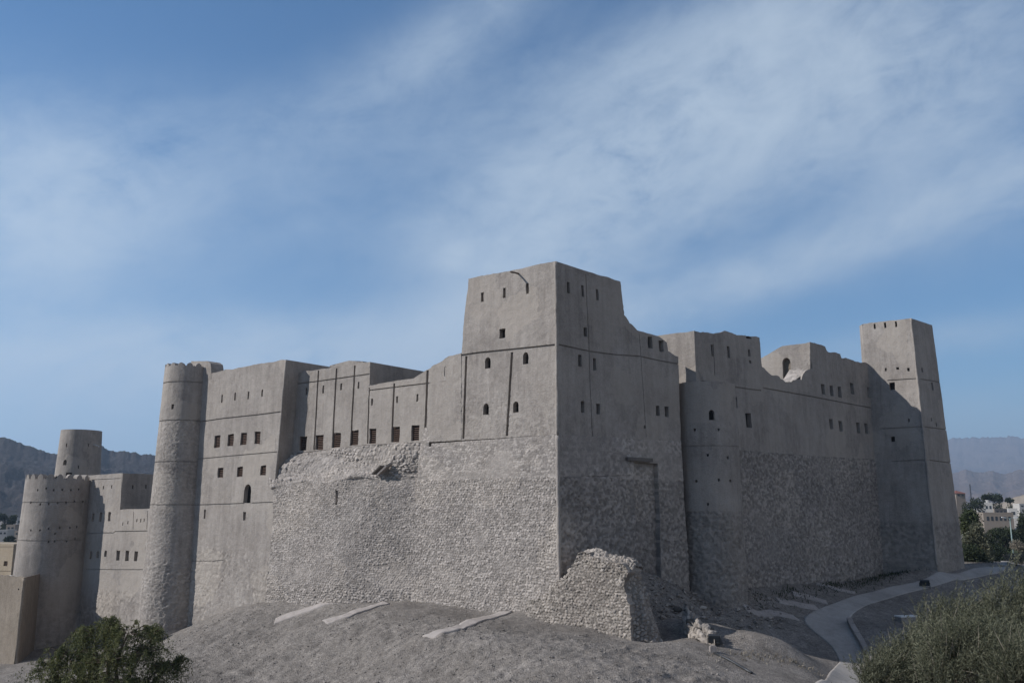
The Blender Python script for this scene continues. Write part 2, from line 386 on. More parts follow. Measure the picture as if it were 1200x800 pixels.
# ------------------------------------------------------------------ materials
MAT = {}
def earth(name, c1, c2, tone_amt=0.7, bump=0.5, fine=9.0, streak=0.25, rough=0.95, patch=0.35, speck=0.0, stain=0.0, sc=1.0):
    m = bpy.data.materials.new(name); m.use_nodes = True; t = m.node_tree; n = t.nodes; l = t.links; b = n['Principled BSDF']
    b.inputs['Roughness'].default_value = rough
    if 'Specular IOR Level' in b.inputs: b.inputs['Specular IOR Level'].default_value = 0.15
    geo = n.new('ShaderNodeNewGeometry'); pos = geo.outputs['Position']
    if sc != 1.0:
        vs_ = n.new('ShaderNodeVectorMath'); vs_.operation = 'SCALE'; vs_.inputs['Scale'].default_value = sc; l.new(pos, vs_.inputs[0]); pos = vs_.outputs[0]
    def noise(scale, detail=5, ro=0.6, vec=pos):
        x = n.new('ShaderNodeTexNoise'); x.inputs['Scale'].default_value = scale; x.inputs['Detail'].default_value = detail; x.inputs['Roughness'].default_value = ro
        l.new(vec, x.inputs['Vector']); return x.outputs['Fac']
    def ma(op, a, bb, clamp=False):
        x = n.new('ShaderNodeMath'); x.operation = op; x.use_clamp = clamp
        for i, q in enumerate((a, bb)):
            if isinstance(q, (int, float)): x.inputs[i].default_value = q
            else: l.new(q, x.inputs[i])
        return x.outputs[0]
    mp = n.new('ShaderNodeMapping'); l.new(pos, mp.inputs[0]); mp.inputs['Scale'].default_value = (1, 1, 0.10)
    big = noise(0.28, 4, 0.55); mid = noise(1.7, 5, 0.65); sm = noise(fine, 4, 0.7); st = noise(1.6, 4, 0.6, mp.outputs[0])
    f = ma('ADD', ma('MULTIPLY', ma('SUBTRACT', big, 0.5), patch * 3), ma('MULTIPLY', ma('SUBTRACT', mid, 0.5), 1.3))
    f = ma('ADD', f, ma('MULTIPLY', ma('SUBTRACT', st, 0.5), streak * 4))
    f = ma('ADD', f, ma('MULTIPLY', ma('SUBTRACT', sm, 0.5), 1.9))
    f = ma('ADD', f, 0.5, True)
    mx = n.new('ShaderNodeMix'); mx.data_type = 'RGBA'; l.new(f, mx.inputs[0]); mx.inputs[6].default_value = (*c1, 1); mx.inputs[7].default_value = (*c2, 1)
    if stain:
        wn = noise(0.5, 5, 0.6); mpw = n.new('ShaderNodeMapping'); l.new(pos, mpw.inputs[0]); mpw.inputs['Scale'].default_value = (2.6, 2.6, 0.16); mpw.inputs['Location'].default_value = (3, 7, 1)
        vs = noise(1.0, 6, 0.7, mpw.outputs[0]); sf = ma('MULTIPLY', ma('MULTIPLY', ma('SUBTRACT', vs, 0.52), 5.0, True), ma('MULTIPLY', ma('SUBTRACT', wn, 0.36), 3.2, True))
        ms_ = n.new('ShaderNodeMix'); ms_.data_type = 'RGBA'; l.new(ma('MULTIPLY', sf, stain), ms_.inputs[0]); l.new(mx.outputs[2], ms_.inputs[6]); ms_.inputs[7].default_value = (c1[0] * 0.62, c1[1] * 0.58, c1[2] * 0.55, 1)
        pn = n.new('ShaderNodeTexVoronoi'); pn.inputs['Scale'].default_value = 0.22; pn.inputs['Randomness'].default_value = 1.0
        wv = n.new('ShaderNodeVectorMath'); wv.operation = 'ADD'; nz = n.new('ShaderNodeTexNoise'); nz.inputs['Scale'].default_value = 0.7; nz.inputs['Detail'].default_value = 5; l.new(pos, nz.inputs['Vector']); vm = n.new('ShaderNodeVectorMath'); vm.operation = 'SCALE'; vm.inputs['Scale'].default_value = 2.2; l.new(nz.outputs['Color'], vm.inputs[0]); l.new(pos, wv.inputs[0]); l.new(vm.outputs[0], wv.inputs[1]); l.new(wv.outputs[0], pn.inputs['Vector'])
        sc_ = n.new('ShaderNodeSeparateColor'); l.new(pn.outputs['Color'], sc_.inputs[0]); pf = ma('MULTIPLY', ma('SUBTRACT', sc_.outputs[0], 0.45), 1.0, True)
        mp2 = n.new('ShaderNodeMix'); mp2.data_type = 'RGBA'; l.new(pf, mp2.inputs[0]); l.new(ms_.outputs[2], mp2.inputs[6]); mp2.inputs[7].default_value = (c2[0] * 1.05, c2[1] * 1.03, c2[2] * 0.99, 1)
        mx = mp2
    at_ = n.new('ShaderNodeAttribute'); at_.attribute_name = 'tone'
    k = ma('ADD', ma('MULTIPLY', ma('SUBTRACT', at_.outputs['Fac'], 0.5), tone_amt), 1.0)
    m2 = n.new('ShaderNodeMix'); m2.data_type = 'RGBA'; m2.blend_type = 'MULTIPLY'; m2.inputs[0].default_value = 1.0
    cc = n.new('ShaderNodeCombineColor'); 
    for i in range(3): l.new(k, cc.inputs[i])
    l.new(mx.outputs[2], m2.inputs[6]); l.new(cc.outputs[0], m2.inputs[7])
    col = m2.outputs[2]
    if speck:
        vo = n.new('ShaderNodeTexVoronoi'); vo.inputs['Scale'].default_value = speck; l.new(pos, vo.inputs['Vector'])
        hv = n.new('ShaderNodeSeparateColor'); l.new(vo.outputs['Color'], hv.inputs[0])
        kk = ma('ADD', ma('MULTIPLY', hv.outputs[0], 0.6), 0.7)
        m3 = n.new('ShaderNodeMix'); m3.data_type = 'RGBA'; m3.blend_type = 'MULTIPLY'; m3.inputs[0].default_value = 1.0
        c3 = n.new('ShaderNodeCombineColor')
        for i in range(3): l.new(kk, c3.inputs[i])
        l.new(col, m3.inputs[6]); l.new(c3.outputs[0], m3.inputs[7]); col = m3.outputs[2]
    l.new(col, b.inputs['Base Color'])
    bp = n.new('ShaderNodeBump'); bp.inputs['Strength'].default_value = bump; bp.inputs['Distance'].default_value = 0.12 / sc
    hgt = ma('ADD', ma('MULTIPLY', mid, 0.5), ma('MULTIPLY', sm, 0.5))
    if speck: hgt = ma('ADD', hgt, ma('MULTIPLY', vo.outputs['Distance'], 0.6))
    l.new(hgt, bp.inputs['Height']); l.new(bp.outputs[0], b.inputs['Normal'])
    MAT[name] = m; return m
def plain(name, c, rough=0.8, metal=0.0, var=0.25, scale=3.0):
    m = bpy.data.materials.new(name); m.use_nodes = True; t = m.node_tree; n = t.nodes; l = t.links; b = n['Principled BSDF']
    b.inputs['Roughness'].default_value = rough; b.inputs['Metallic'].default_value = metal
    if 'Specular IOR Level' in b.inputs and rough > 0.6: b.inputs['Specular IOR Level'].default_value = 0.2
    tcn = n.new('ShaderNodeNewGeometry'); x = n.new('ShaderNodeTexNoise'); x.inputs['Scale'].default_value = scale; x.inputs['Detail'].default_value = 5; l.new(tcn.outputs['Position'], x.inputs['Vector'])
    mx = n.new('ShaderNodeMix'); mx.data_type = 'RGBA'; l.new(x.outputs['Fac'], mx.inputs[0])
    mx.inputs[6].default_value = tuple(max(0, q * (1 - var)) for q in c) + (1,); mx.inputs[7].default_value = tuple(min(1, q * (1 + var)) for q in c) + (1,)
    l.new(mx.outputs[2], b.inputs['Base Color']); MAT[name] = m; return m
def leafy(name, c1, c2, trans=0.25):
    m = bpy.data.materials.new(name); m.use_nodes = True; t = m.node_tree; n = t.nodes; l = t.links; b = n['Principled BSDF']; out = n['Material Output']
    b.inputs['Roughness'].default_value = 0.75
    if 'Specular IOR Level' in b.inputs: b.inputs['Specular IOR Level'].default_value = 0.2
    at_ = n.new('ShaderNodeAttribute'); at_.attribute_name = 'tone'
    mx = n.new('ShaderNodeMix'); mx.data_type = 'RGBA'; l.new(at_.outputs['Fac'], mx.inputs[0]); mx.inputs[6].default_value = (*c1, 1); mx.inputs[7].default_value = (*c2, 1)
    l.new(mx.outputs[2], b.inputs['Base Color'])
    tr = n.new('ShaderNodeBsdfTranslucent'); l.new(mx.outputs[2], tr.inputs[0]); ms = n.new('ShaderNodeMixShader'); ms.inputs[0].default_value = trans
    l.new(b.outputs[0], ms.inputs[1]); l.new(tr.outputs[0], ms.inputs[2]); l.new(ms.outputs[0], out.inputs[0]); MAT[name] = m; return m
earth('plaster', (0.208, 0.180, 0.157), (0.322, 0.284, 0.250), 0.6, 1.0, 8.0, 0.36, patch=0.5, stain=0.65)
earth('stone', (0.198, 0.173, 0.154), (0.326, 0.288, 0.257), 1.1, 0.55, 10.0, 0.12, stain=0.35)
earth('ruin_stone', (0.165, 0.140, 0.120), (0.30, 0.262, 0.225), 1.3, 0.5, 10.0, 0.05)
earth('ochre', (0.185, 0.150, 0.115), (0.275, 0.228, 0.180), 0.5, 0.7, 6.0, 0.3, patch=0.5, stain=0.7)
earth('cream', (0.28, 0.22, 0.155), (0.36, 0.29, 0.21), 0.3, 0.2, 6.0, 0.2)
earth('ground', (0.120, 0.104, 0.090), (0.242, 0.213, 0.187), 0.8, 1.0, 15.0, 0.0, patch=0.5, speck=9.0)
earth('ground_stone', (0.13, 0.115, 0.10), (0.26, 0.233, 0.208), 0.9, 0.4, 10.0, 0.0)
earth('path', (0.235, 0.212, 0.19), (0.36, 0.328, 0.298), 0.3, 0.6, 12.0, 0.0, patch=0.7)
earth('concrete', (0.235, 0.203, 0.18), (0.36, 0.318, 0.288), 0.3, 0.5, 8.0, 0.1, patch=0.5)
earth('asphalt', (0.05, 0.05, 0.05), (0.07, 0.07, 0.068), 0.2, 0.2, 12.0, 0.0)
earth('mountain_rock', (0.012, 0.010, 0.010), (0.040, 0.031, 0.028), 0.9, 1.0, 6.0, 0.0, patch=0.3, sc=0.02)
earth('far_rock', (0.075, 0.055, 0.046), (0.135, 0.10, 0.085), 0.9, 1.0, 6.0, 0.0, patch=0.3, sc=0.0045)
plain('dark', (0.018, 0.015, 0.013), 0.95)  # near-black colour standing in for the shade inside openings
plain('wood', (0.10, 0.062, 0.045), 0.8)
plain('red_door', (0.22, 0.055, 0.02), 0.7)
plain('white', (0.62, 0.60, 0.57), 0.7, var=0.08)
plain('metal_dark', (0.025, 0.026, 0.028), 0.5)
plain('pole_green', (0.17, 0.22, 0.20), 0.5)
plain('bark', (0.10, 0.075, 0.055), 0.9)
plain('roof_tile', (0.16, 0.07, 0.055), 0.8)
plain('field', (0.055, 0.075, 0.025), 0.95, var=0.5, scale=0.15)
plain('house_white', (0.38, 0.355, 0.325), 0.8, var=0.08)
plain('house_tan', (0.22, 0.18, 0.145), 0.85, var=0.12)
plain('glass_dark', (0.03, 0.035, 0.04), 0.15)
plain('rust', (0.20, 0.075, 0.045), 0.8)
leafy('weeping_leaf', (0.036, 0.046, 0.017), (0.155, 0.155, 0.066), 0.35)
leafy('grey_leaf', (0.048, 0.052, 0.030), (0.170, 0.165, 0.108))
leafy('palm_leaf', (0.030, 0.042, 0.018), (0.085, 0.095, 0.040))
leafy('dry_straw', (0.12, 0.10, 0.075), (0.26, 0.225, 0.175))
leafy('dark_leaf', (0.018, 0.026, 0.014), (0.05, 0.06, 0.03))
# ------------------------------------------------------------------ survey: the plan of the fort
ZB = -19.0                                                  # every wall goes well into the ground
C0 = at(653.5, 509, 75.0)
dL = np.array([0.793, -0.609]); nL = np.array([dL[1], -dL[0]])
dR = np.array([0.766, 0.643]); nR = np.array([dR[1], -dR[0]])
PL = PMap(C0, dL, 0.018, C0[2]); PR = PMap(C0, dR, 0.018, C0[2])
dK = np.array([0.731, 0.682]); K0 = np.array([23.3, 92.0]); PK = PMap(K0, dK, 0.02, 5.0)
def corner(M1, M2, z):
    A = np.array([M1.n, M2.n]); b = np.array([M1.n @ M1.A - M1.b * (z - M1.z0), M2.n @ M2.A - M2.b * (z - M2.z0)])
    p = np.linalg.solve(A, b); return np.array([p[0], p[1], z])
def corner_v(M1, M2, v):
    lo, hi = -30.0, 40.0
    for _ in range(50):
        m = (lo + hi) / 2; p = corner(M1, M2, m); r = math.tan(PITCH); 
        y = p[1] * math.cos(PITCH) + p[2] * math.sin(PITCH); zz = -p[1] * math.sin(PITCH) + p[2] * math.cos(PITCH)
        if 400 - F * zz / y < v: hi = m
        else: lo = m
    return corner(M1, M2, lo)
def pxl(M, pts, flag=0): return [M.px(u, v) + ((1,) if flag else ()) for u, v in pts]
def bottom(M, pl, z=ZB):
    """close a top line down to below ground level"""
    return pl + [(pl[-1][0], z), (pl[0][0], z)]
G2 = 0.16                                                   # width of the drawn grooves

# ---------------- keep: the tall corner tower
E = empty('corner_tower', tuple(C0 * (1, 1, 0) + (0, 0, -9.5)), 'tallest square mud tower at the near corner, one face lit, one shaded', 'tower')
cb, cm, ct = corner_v(PL, PR, 559), corner_v(PL, PR, 509), corner_v(PL, PR, 306)
din = np.array([0.05, 1.9, 0])
o = pxl(PL, [(504, 518)]) + [PL.sz(cm)] + [PL.sz(corner_v(PL, PR, 403)), PL.sz(ct) + (1,)] + pxl(PL, [(549, 326.5), (541, 414), (526, 417), (505, 431)], 1)
it = [('slit', 565, 348, 3.2, 11), ('slit', 591, 343, 3.2, 12), ('slit', 618, 338, 3.2, 12), ('win', 588.5, 390.5, 7, 11), ('arch', 571.5, 425, 6.5, 13), ('arch', 616, 419.5, 6.5, 14),
      ('arch', 569.5, 479, 6.5, 13), ('arch', 604.5, 476.5, 6.5, 13)]
fe = openings(PL, it, E)
fe += [(strip(PL, [(530, 417.8), (560, 413.2), (610, 408.2), (653, 403.6)], G2), 0.18), (strip(PL, [(546.5, 417), (543, 514)], 0.26, True), 0.3), (strip(PL, [(600, 412.5), (594, 510.5)], 0.26, True), 0.3)]
dp = d_mix(d_plaster(0.05, 3), d_rubble(0.42, 0.30, 0.07, 5, 0.02), lambda s, z: 0.8 * smooth(14.5, 6.5, z))
relief('wall', PL, o, fe, 0.12, dp, din, MAT['plaster'], E, rough=0.14, seed=2)
# lit stone base, fine courses above and rough field stones below
o = [PL.off(0.06).sz(cm)] + pxl(PL.off(0.06), [(505, 519.5), (500, 500), (494, 503), (490, 545)], 1)
cz = corner_v(PL, PR, 700); o = o + [(PL.px(481, 660)[0], ZB), (PL.sz(corner(PL, PR, -12))[0] + 0.10, ZB)]
zsplit = PL.px(570, 561)[1]
dbase = d_mix(d_rubble(0.36, 0.22, 0.05, 11, 0.04, -0.05), d_rubble(0.30, 0.22, 0.11, 12, 0.10, -0.5), lambda s, z: smooth(zsplit + 0.25, zsplit - 0.1, z))
relief('stone_base', PL.off(0.06), o, [(rect(PL.off(0.06), 504, 520, 3.5, 6, True), 0.4)], 0.062, dbase, din, MAT['stone'], E, rough=0.06, seed=3)
# shaded face
top = [(686, 317.2), (727, 330), (730.5, 362), (731.5, 369), (738, 378.5), (747, 387), (773, 394.6), (781.5, 401), (783, 411), (793.5, 417.5), (795, 418)]
o = [PR.sz(cm), PR.sz(corner_v(PL, PR, 403)), PR.sz(ct)] + pxl(PR, top, 1) + pxl(PR, [(797.5, 517)])
it = [('slit', 666, 337, 3, 13), ('slit', 683, 341, 3, 13), ('slit', 700, 345.5, 3, 13), ('slit', 686, 389, 4, 11), ('slit', 679.5, 422.5, 4, 14), ('slit', 697, 427, 4, 14),
      ('slit', 683, 476.6, 4, 13), ('slit', 701, 479, 4, 12), ('slit', 771, 481, 4.5, 12), ('slit', 781.3, 482.3, 4.5, 12), ('win', 762, 401.3, 5.5, 14), ('hole', 755.5, 500, 2.5, 4)]
fe = openings(PR, it, E)
fe += [(strip(PR, [(654, 403.6), (690, 411.5), (720, 415.5), (750, 417.5), (775, 423), (795, 426.5)], 0.13), 0.12), (strip(PR, [(686.5, 321), (690, 410), (694, 512)], 0.14, True), 0.06),
       (strip(PR, [(749, 391), (757, 512)], 0.12, True), 0.05), (rect(PR, 775, 405.5, 5.5, 13), 0.5)]
dshade = d_mix(d_plaster(0.05, 21), d_rubble(0.42, 0.30, 0.06, 22, 0.02), lambda s, z: 0.6 * smooth(12, 6, z))
relief('wall', PR, o, fe, 0.2, dshade, din, MAT['plaster'], E, rough=0.12, seed=4)
PRb = PR.off(0.06)
o = [PRb.sz(cm)] + pxl(PRb, [(798, 517)]) + [(PRb.px(801, 600)[0] + 0.5, ZB), (PRb.sz(corner(PL, PR, -12))[0] - 0.10, ZB)]
door = [PRb.px(743, 541), PRb.px(771, 543), (PRb.px(773, 690)[0], ZB + 3), (PRb.px(745, 690)[0], ZB + 3)]
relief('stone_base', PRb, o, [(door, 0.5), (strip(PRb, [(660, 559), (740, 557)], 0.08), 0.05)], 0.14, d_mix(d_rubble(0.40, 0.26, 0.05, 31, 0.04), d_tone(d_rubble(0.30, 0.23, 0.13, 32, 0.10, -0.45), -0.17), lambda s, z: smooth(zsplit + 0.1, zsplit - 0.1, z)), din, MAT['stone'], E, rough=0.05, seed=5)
lm = MB(); a, b = PRb.px(733, 537.5), PRb.px(762, 539)
lm.box(PRb.P((a[0] + b[0]) / 2, (a[1] + b[1]) / 2, -0.12), np.append(PRb.d, 0) * (b[0] - a[0]) / 2, np.append(PRb.n, 0) * 0.22, (0, 0, 0.16)); lm.build('lintel', MAT['stone'], E)
sp = MB(); s0, z0 = PL.px(607.5, 320.5); sp.tube([PL.P(s0, z0, 0.3), PL.P(s0, z0 - 0.03, -0.5), PL.P(s0, z0 - 0.10, -1.15)], [0.09, 0.08, 0.085], 8); sp.build('rain_spout', MAT['bark'], E)

corner_edge(corner(PL.off(0.06), PR.off(0.06), cm[2] - 0.1), corner(PL.off(0.06), PR.off(0.06), -10.5), E, 0.17, 5, (0, 0.06, 0), 'stone')
corner_edge(corner(PL, PR, ct[2] - 0.05), corner(PL, PR, cm[2]), E, 0.14, 3)
# ---------------- lower curtain beside the keep, with two barred windows (F) and taller hall (E)
E = empty('curtain_wall', tuple(PL.P(PL.px(470, 510)[0], 0, 0) * (1, 1, 0) + (0, 0, 6)), 'low lit curtain wall with a sloping shoulder climbing to the tallest tower', 'wall')
PF = PL.off(0.03)
o = pxl(PF, [(427.5, 521.2), (499, 517.8), (503, 517.6), (540.5, 515)]) + pxl(PF, [(540.5, 413.5), (528, 417), (505, 431), (484.5, 443.3), (434, 451), (429.5, 453)], 1)
it = [('bar', 436.4, 511, 7.6, 17.5), ('bar', 464, 509, 8.5, 18), ('bar', 487, 507, 9, 18.5), ('slit', 436, 471, 2, 8), ('slit', 465.5, 468, 2.2, 8), ('slit', 489, 466, 2.2, 8.5), ('slit', 522, 435, 3, 11)]
fe = openings(PF, it, E)
fe += [(strip(PF, [(430, 457.5), (462, 453.6), (500, 449), (522, 447)], 0.12), 0.14), (strip(PF, [(462, 449), (459.3, 518)], 0.24, True), 0.3), (strip(PF, [(501, 433.8), (498, 516)], 0.28, True), 0.3), (strip(PF, [(432.6, 454), (430.6, 519.5)], 0.2, True), 0.3)]
relief('wall', PF, o, fe, 0.17, d_plaster(0.05, 41), (0.6, 0.8, 0), MAT['plaster'], E, rough=0.12, seed=6)

E = empty('great_hall', tuple(PL.P(PL.px(390, 520)[0], 0, 0) * (1, 1, 0) + (0, 0, 6)), 'long hall wall panelled by dark vertical grooves, a row of barred windows along its foot', 'building')
PE = PL
o = pxl(PE, [(338, 532), (345, 531), (429.3, 521)]) + pxl(PE, [(434.0, 424), (394, 429.5), (352.5, 436), (340, 437.5)], 1)
it = [('bar', 355, 519.5, 8.5, 17), ('bar', 374.3, 518, 9, 17), ('bar', 394.5, 515.7, 9.5, 17.5), ('bar', 415.3, 513, 9.5, 17.5),
      ('slit', 359, 458.5, 2, 8), ('slit', 379, 456, 2, 9), ('slit', 399.5, 453, 2, 8), ('slit', 420, 451, 2, 8)]
fe = openings(PE, it, E)
fe += [(strip(PE, [(345, 450), (373, 446.5), (433, 438)], 0.12), 0.14)] + [(strip(PE, q, 0.24, True), 0.3) for q in ([(373.2, 434), (368, 527)], [(394.3, 431.5), (389.5, 524.5)], [(415.8, 428), (411, 522)])]
hall_in = np.append(-nL * 8.2, 0)
relief('wall', PE, o, fe, 0.17, d_plaster(0.05, 51), hall_in, MAT['plaster'], E, rough=0.11, seed=7)
# small spout on the dark end wall
a = PL.P(PL.px(434, 435)[0], 12.4, 0) + np.append(-nL * 4.6, 0)
m = MB(); m.tube([a - np.append(dL, 0) * 0.2, a + np.append(dL, 0) * 0.55], [0.09, 0.08], 8); m.build('rain_spout', MAT['house_white'], E)
# set-back roof house behind the hall
E = empty('roof_house', tuple(at(405, 428, 101)), 'small flat roof block peeping above the panelled hall wall', 'building')
PH = PMap(at(424, 425, 100), dL, 0.0, 14)
o = pxl(PH, [(384, 445), (425, 445), (425, 423.2), (409, 422.4), (386.5, 428.2)])
relief('wall', PH, o, [], 0.4, d_plaster(0.03, 55), np.append(-nL * 6.0, 0), MAT['plaster'], E, rough=0.04, seed=8)

# ---------------- bulging field-stone mass under the hall
E = empty('retaining_wall', tuple(PL.P(PL.px(400, 640)[0], 0, 0) * (1, 1, 0) + (0, 0, -9.3)), 'great bulging wall of grey field stones under the barred windows', 'wall')
PG = PL.off(2.3); PG.b = 0.035; PG.z0 = -8.0
gl = PG.px(314, 690)[0]; gr = PG.px(484, 650)[0]
o = [(PG.px(311, 700)[0], ZB), (PG.px(481, 690)[0], ZB)] + pxl(PG, [(486, 620), (489, 575), (489, 563), (447, 562), (414, 560), (409, 558), (385, 566), (360, 563), (340, 567), (322, 572), (318, 620)], 1)
def d_taper(f, s0, s1, k):
    def g(s, z): h, t = f(s, z); return h - k * smooth(s0, s1, s), t
    return g
relief('stone_face', PG, o, [(rect(PG, 394, 583, 2.4, 17), 0.25)], 0.062, d_taper(d_mix(d_rubble(0.27, 0.19, 0.105, 61, 0.26, -0.42), d_rubble(0.30, 0.22, 0.14, 62, 0.24, -0.55), lambda s, z: smooth(-5, -8, z)), gr - 11, gr + 0.3, 2.2), 2.9, MAT['stone'], E, rough=0.12, seed=9)
# rubble bank between its crest and the wall foot: a lofted sheet
def loft(name, rows, mat, parent, nu=120, nv=24, amp=0.18, cw=0.5, ch=0.4, seed=70, und=0.35):
    P_ = []
    rows = [np.array(r, float) for r in rows]
    def samp(r, t):
        d = np.concatenate([[0], np.cumsum(np.linalg.norm(np.diff(r, axis=0), axis=1))]); d /= d[-1]
        return np.stack([np.interp(t, d, r[:, k]) for k in range(3)], 1)
    tt = np.linspace(0, 1, nu); S = np.stack([samp(r, tt) for r in rows])          # rows,nu,3
    vv = np.linspace(0, len(rows) - 1, nv); Gd = np.zeros((nv, nu, 3))
    for i, v in enumerate(vv):
        k = min(int(v), len(rows) - 2); f = v - k; Gd[i] = S[k] * (1 - f) + S[k + 1] * f
    du = np.gradient(Gd, axis=1); dv = np.gradient(Gd, axis=0); nn = np.cross(du, dv); nn /= np.linalg.norm(nn, axis=2, keepdims=True) + 1e-9
    ln = np.linalg.norm(du, axis=2).mean(); lv = np.linalg.norm(dv, axis=2).mean()
    x = np.arange(nu)[None, :] * ln + 0 * vv[:, None]; y = np.arange(nv)[:, None] * lv + 0 * tt[None, :]
    e, r, t = stones(x, y, cw, ch, seed); h = amp * (smooth(0.02, 0.45, e) * (0.4 + 0.9 * r) + 1.0 * t) * np.clip(0.85 + 1.0 * fbm(x * 0.4, y * 0.4, seed + 2), 0.05, 1.4) + und * fbm(x * 0.35, y * 0.45, seed + 1, 4)
    edge = np.minimum(1, np.minimum(np.arange(nv), np.arange(nv)[::-1])[:, None] / 1.5); Gd = Gd + nn * (h * edge)[..., None]
    idx = np.arange(nv * nu).reshape(nv, nu); q = np.stack([idx[:-1, :-1], idx[:-1, 1:], idx[1:, 1:], idx[1:, :-1]], -1).reshape(-1, 4)
    return mesh_obj(name, Gd.reshape(-1, 3), [q], mat, parent, (0.3 + 0.5 * r).ravel(), True)
crest = [PG.P(*PG.px(u, v), 0.10) for u, v in ((318, 574), (340, 568), (360, 565), (385, 567.5), (409, 560))] + [PG.P(*PG.px(430, 562), 1.0), PG.P(*PG.px(447, 563.5), 1.5), PG.P(*PG.px(470, 564), 2.05)] + [PL.P(*PL.px(495, 563), 0.4)]
foot = [PL.P(*PL.px(u, v), 0.02) for u, v in ((334, 536), (345, 531.5), (372, 528.5), (392, 525.5), (411, 523.5), (430, 521.5), (460, 519.5), (490, 518))] + [PL.P(*PL.px(504, 518), 0.4)]
mid = [PL.P(*PL.px(u, v), k) for u, v, k in ((324, 556, -1.2), (345, 548, -1.2), (362, 550, -1.2), (385, 553, -1.2), (405, 551, -1.1), (430, 549, -0.75), (462, 552, -0.3))] + [PL.P(*PL.px(499, 552), 0.4)]
mid2 = [PL.P(*PL.px(u, v), -0.25) for u, v in ((333, 540), (345, 536), (370, 534), (392, 535), (411, 540), (430, 543), (460, 541))] + [PL.P(*PL.px(502, 540), 0.4)]
loft('rubble_bank', [crest, mid, mid2, foot], MAT['stone'], E, 340, 80, 0.17, 0.42, 0.34, 71, 0.32)
E2 = empty('fallen_slab', tuple(PL.P(*PL.px(459, 551), -1.0)), 'pale tilted slab over a small dark hollow on the rubble ledge', 'slab')
c = PL.P(*PL.px(459, 550), -0.95); m = MB(); ax = np.append(dL, 0) * 0.5 + np.append(nL, 0) * -0.1 + np.array([0, 0, 0.42]); 
m.box(c, ax * 1.0, np.append(nL, 0) * 0.4 + np.array([0, 0, -0.12]), np.array([-0.03, 0, 0.08])); m.build('slab', MAT['concrete'], E2)
m = MB(); m.box(c + np.append(dL, 0) * -0.75 + (0, 0, -0.05), ax * 0.9, np.append(nL, 0) * 0.4, np.array([-0.02, 0, 0.05])); m.build('prop_stone', MAT['stone'], E2)

# ---------------- west wing block (D)
PD = PL.off(1.85); PD.z0 = 5.0
E = empty('wing_block', tuple(PD.P(PD.px(285, 700)[0], 0, 0) * (1, 1, 0) + (0, 0, -11)), 'plain tall wing with two rows of small windows, right of the tall round tower', 'building')
o = bottom(PD, pxl(PD, [(322, 562)])[:0] + [])if False else None
o = pxl(PD, [(321.5, 575), (335.2, 421.3)], 0) + pxl(PD, [(300, 427), (262, 434), (241, 439), (230, 441)], 1)
o[1] = o[1] + (1,)
zl = PD.px(270, 633)[1]
o = [(PD.px(225, 735)[0] - 1.5, ZB), (PD.px(315, 735)[0], ZB)] + o
it = [('slit', 260, 467, 1.8, 9), ('slit', 275.5, 464.5, 1.8, 9), ('slit', 291, 463, 1.8, 9), ('slit', 307, 460.5, 1.8, 8)]
it += [('bar', u, v, 7, 14) for u, v in ((254.5, 517.3), (270, 515.4), (285.3, 514.2), (301.5, 512.7))] + [('bar', u, v, 6.5, 11.5) for u, v in ((258.3, 553.6), (281, 552.5), (308.3, 551))]
it += [('arch', 290, 578, 8.5, 22), ('slit', 240, 602, 2, 11), ('slit', 286.5, 604.5, 3.2, 10)]
fe = openings(PD, it, E)
fe += [(strip(PD, [(230, 494.7), (262, 490), (300, 486), (329, 482.3)], 0.13), 0.13), (strip(PD, [(228, 538), (270, 534), (326, 529)], 0.10), 0.10), (strip(PD, [(225, 591.5), (270, 590), (320, 588)], 0.10), 0.10), (strip(PD, [(222, 657), (250, 657), (262, 656)], 0.08), 0.08)]
dD = d_mix(d_plaster(0.04, 81), d_rubble(0.55, 0.42, 0.10, 82, 0.06, 0.05), lambda s, z: smooth(zl + 0.6, zl - 1.8, z))
relief('wall', PD, o, fe, 0.14, dD, np.append(-nL * 6.5, 0), MAT['plaster'], E, rough=0.12, seed=10)
corner_edge(PD.P(*PD.px(335.2, 421.6), 0.1), PD.P(*PD.px(321.5, 575), 0.1), E, 0.13, 4, (-0.05, 0.0, 0))
o = pxl(PD.off(0.02), [(224, 447), (247.3, 444), (247.3, 431), (246.5, 425.5), (243, 422.8), (224, 423)], 1)
relief('merlon', PD.off(0.02), o, [], 0.2, d_plaster(0.03, 83), np.append(-nL * 1.7, 0), MAT['plaster'], E, rough=0.04, seed=11)

# ---------------- tall round tower (C)
def scallop(M, u0, u1, zt, n, deep, s_full=None):
    """battlement outline in (s,z) from angle s0 to s1 with rounded teeth"""
    s0, s1 = (-s_full, s_full) if s_full else (M.px(u0, 0)[0], M.px(u1, 0)[0]); pts = []
    for i in range(n):
        a = s0 + (s1 - s0) * i / n; w = (s1 - s0) / n
        pts += [(a, zt - deep * 0.7), (a + 0.12 * w, zt - deep), (a + 0.22 * w, zt - deep * 0.4), (a + 0.42 * w, zt - 0.05 * deep), (a + 0.58 * w, zt), (a + 0.78 * w, zt - deep * 0.4), (a + 0.88 * w, zt - deep)]
    return pts + [(s1, zt - deep * 0.7)]
cC = at(211, 598, 105.2); rC = 30.0 / F * 106 
MC = CMap(cC[:2], 2.95, 0.030, 10.0)
ztC = 174 * 103.5 / 1068
E = empty('round_tower', (cC[0], cC[1], -14), 'tall slim round tower with rough stone sides and scalloped top', 'tower')
zs_, zr_ = MC.px(210, 490)[1], MC.px(200, 655)[1]
sf = math.pi * MC.r0
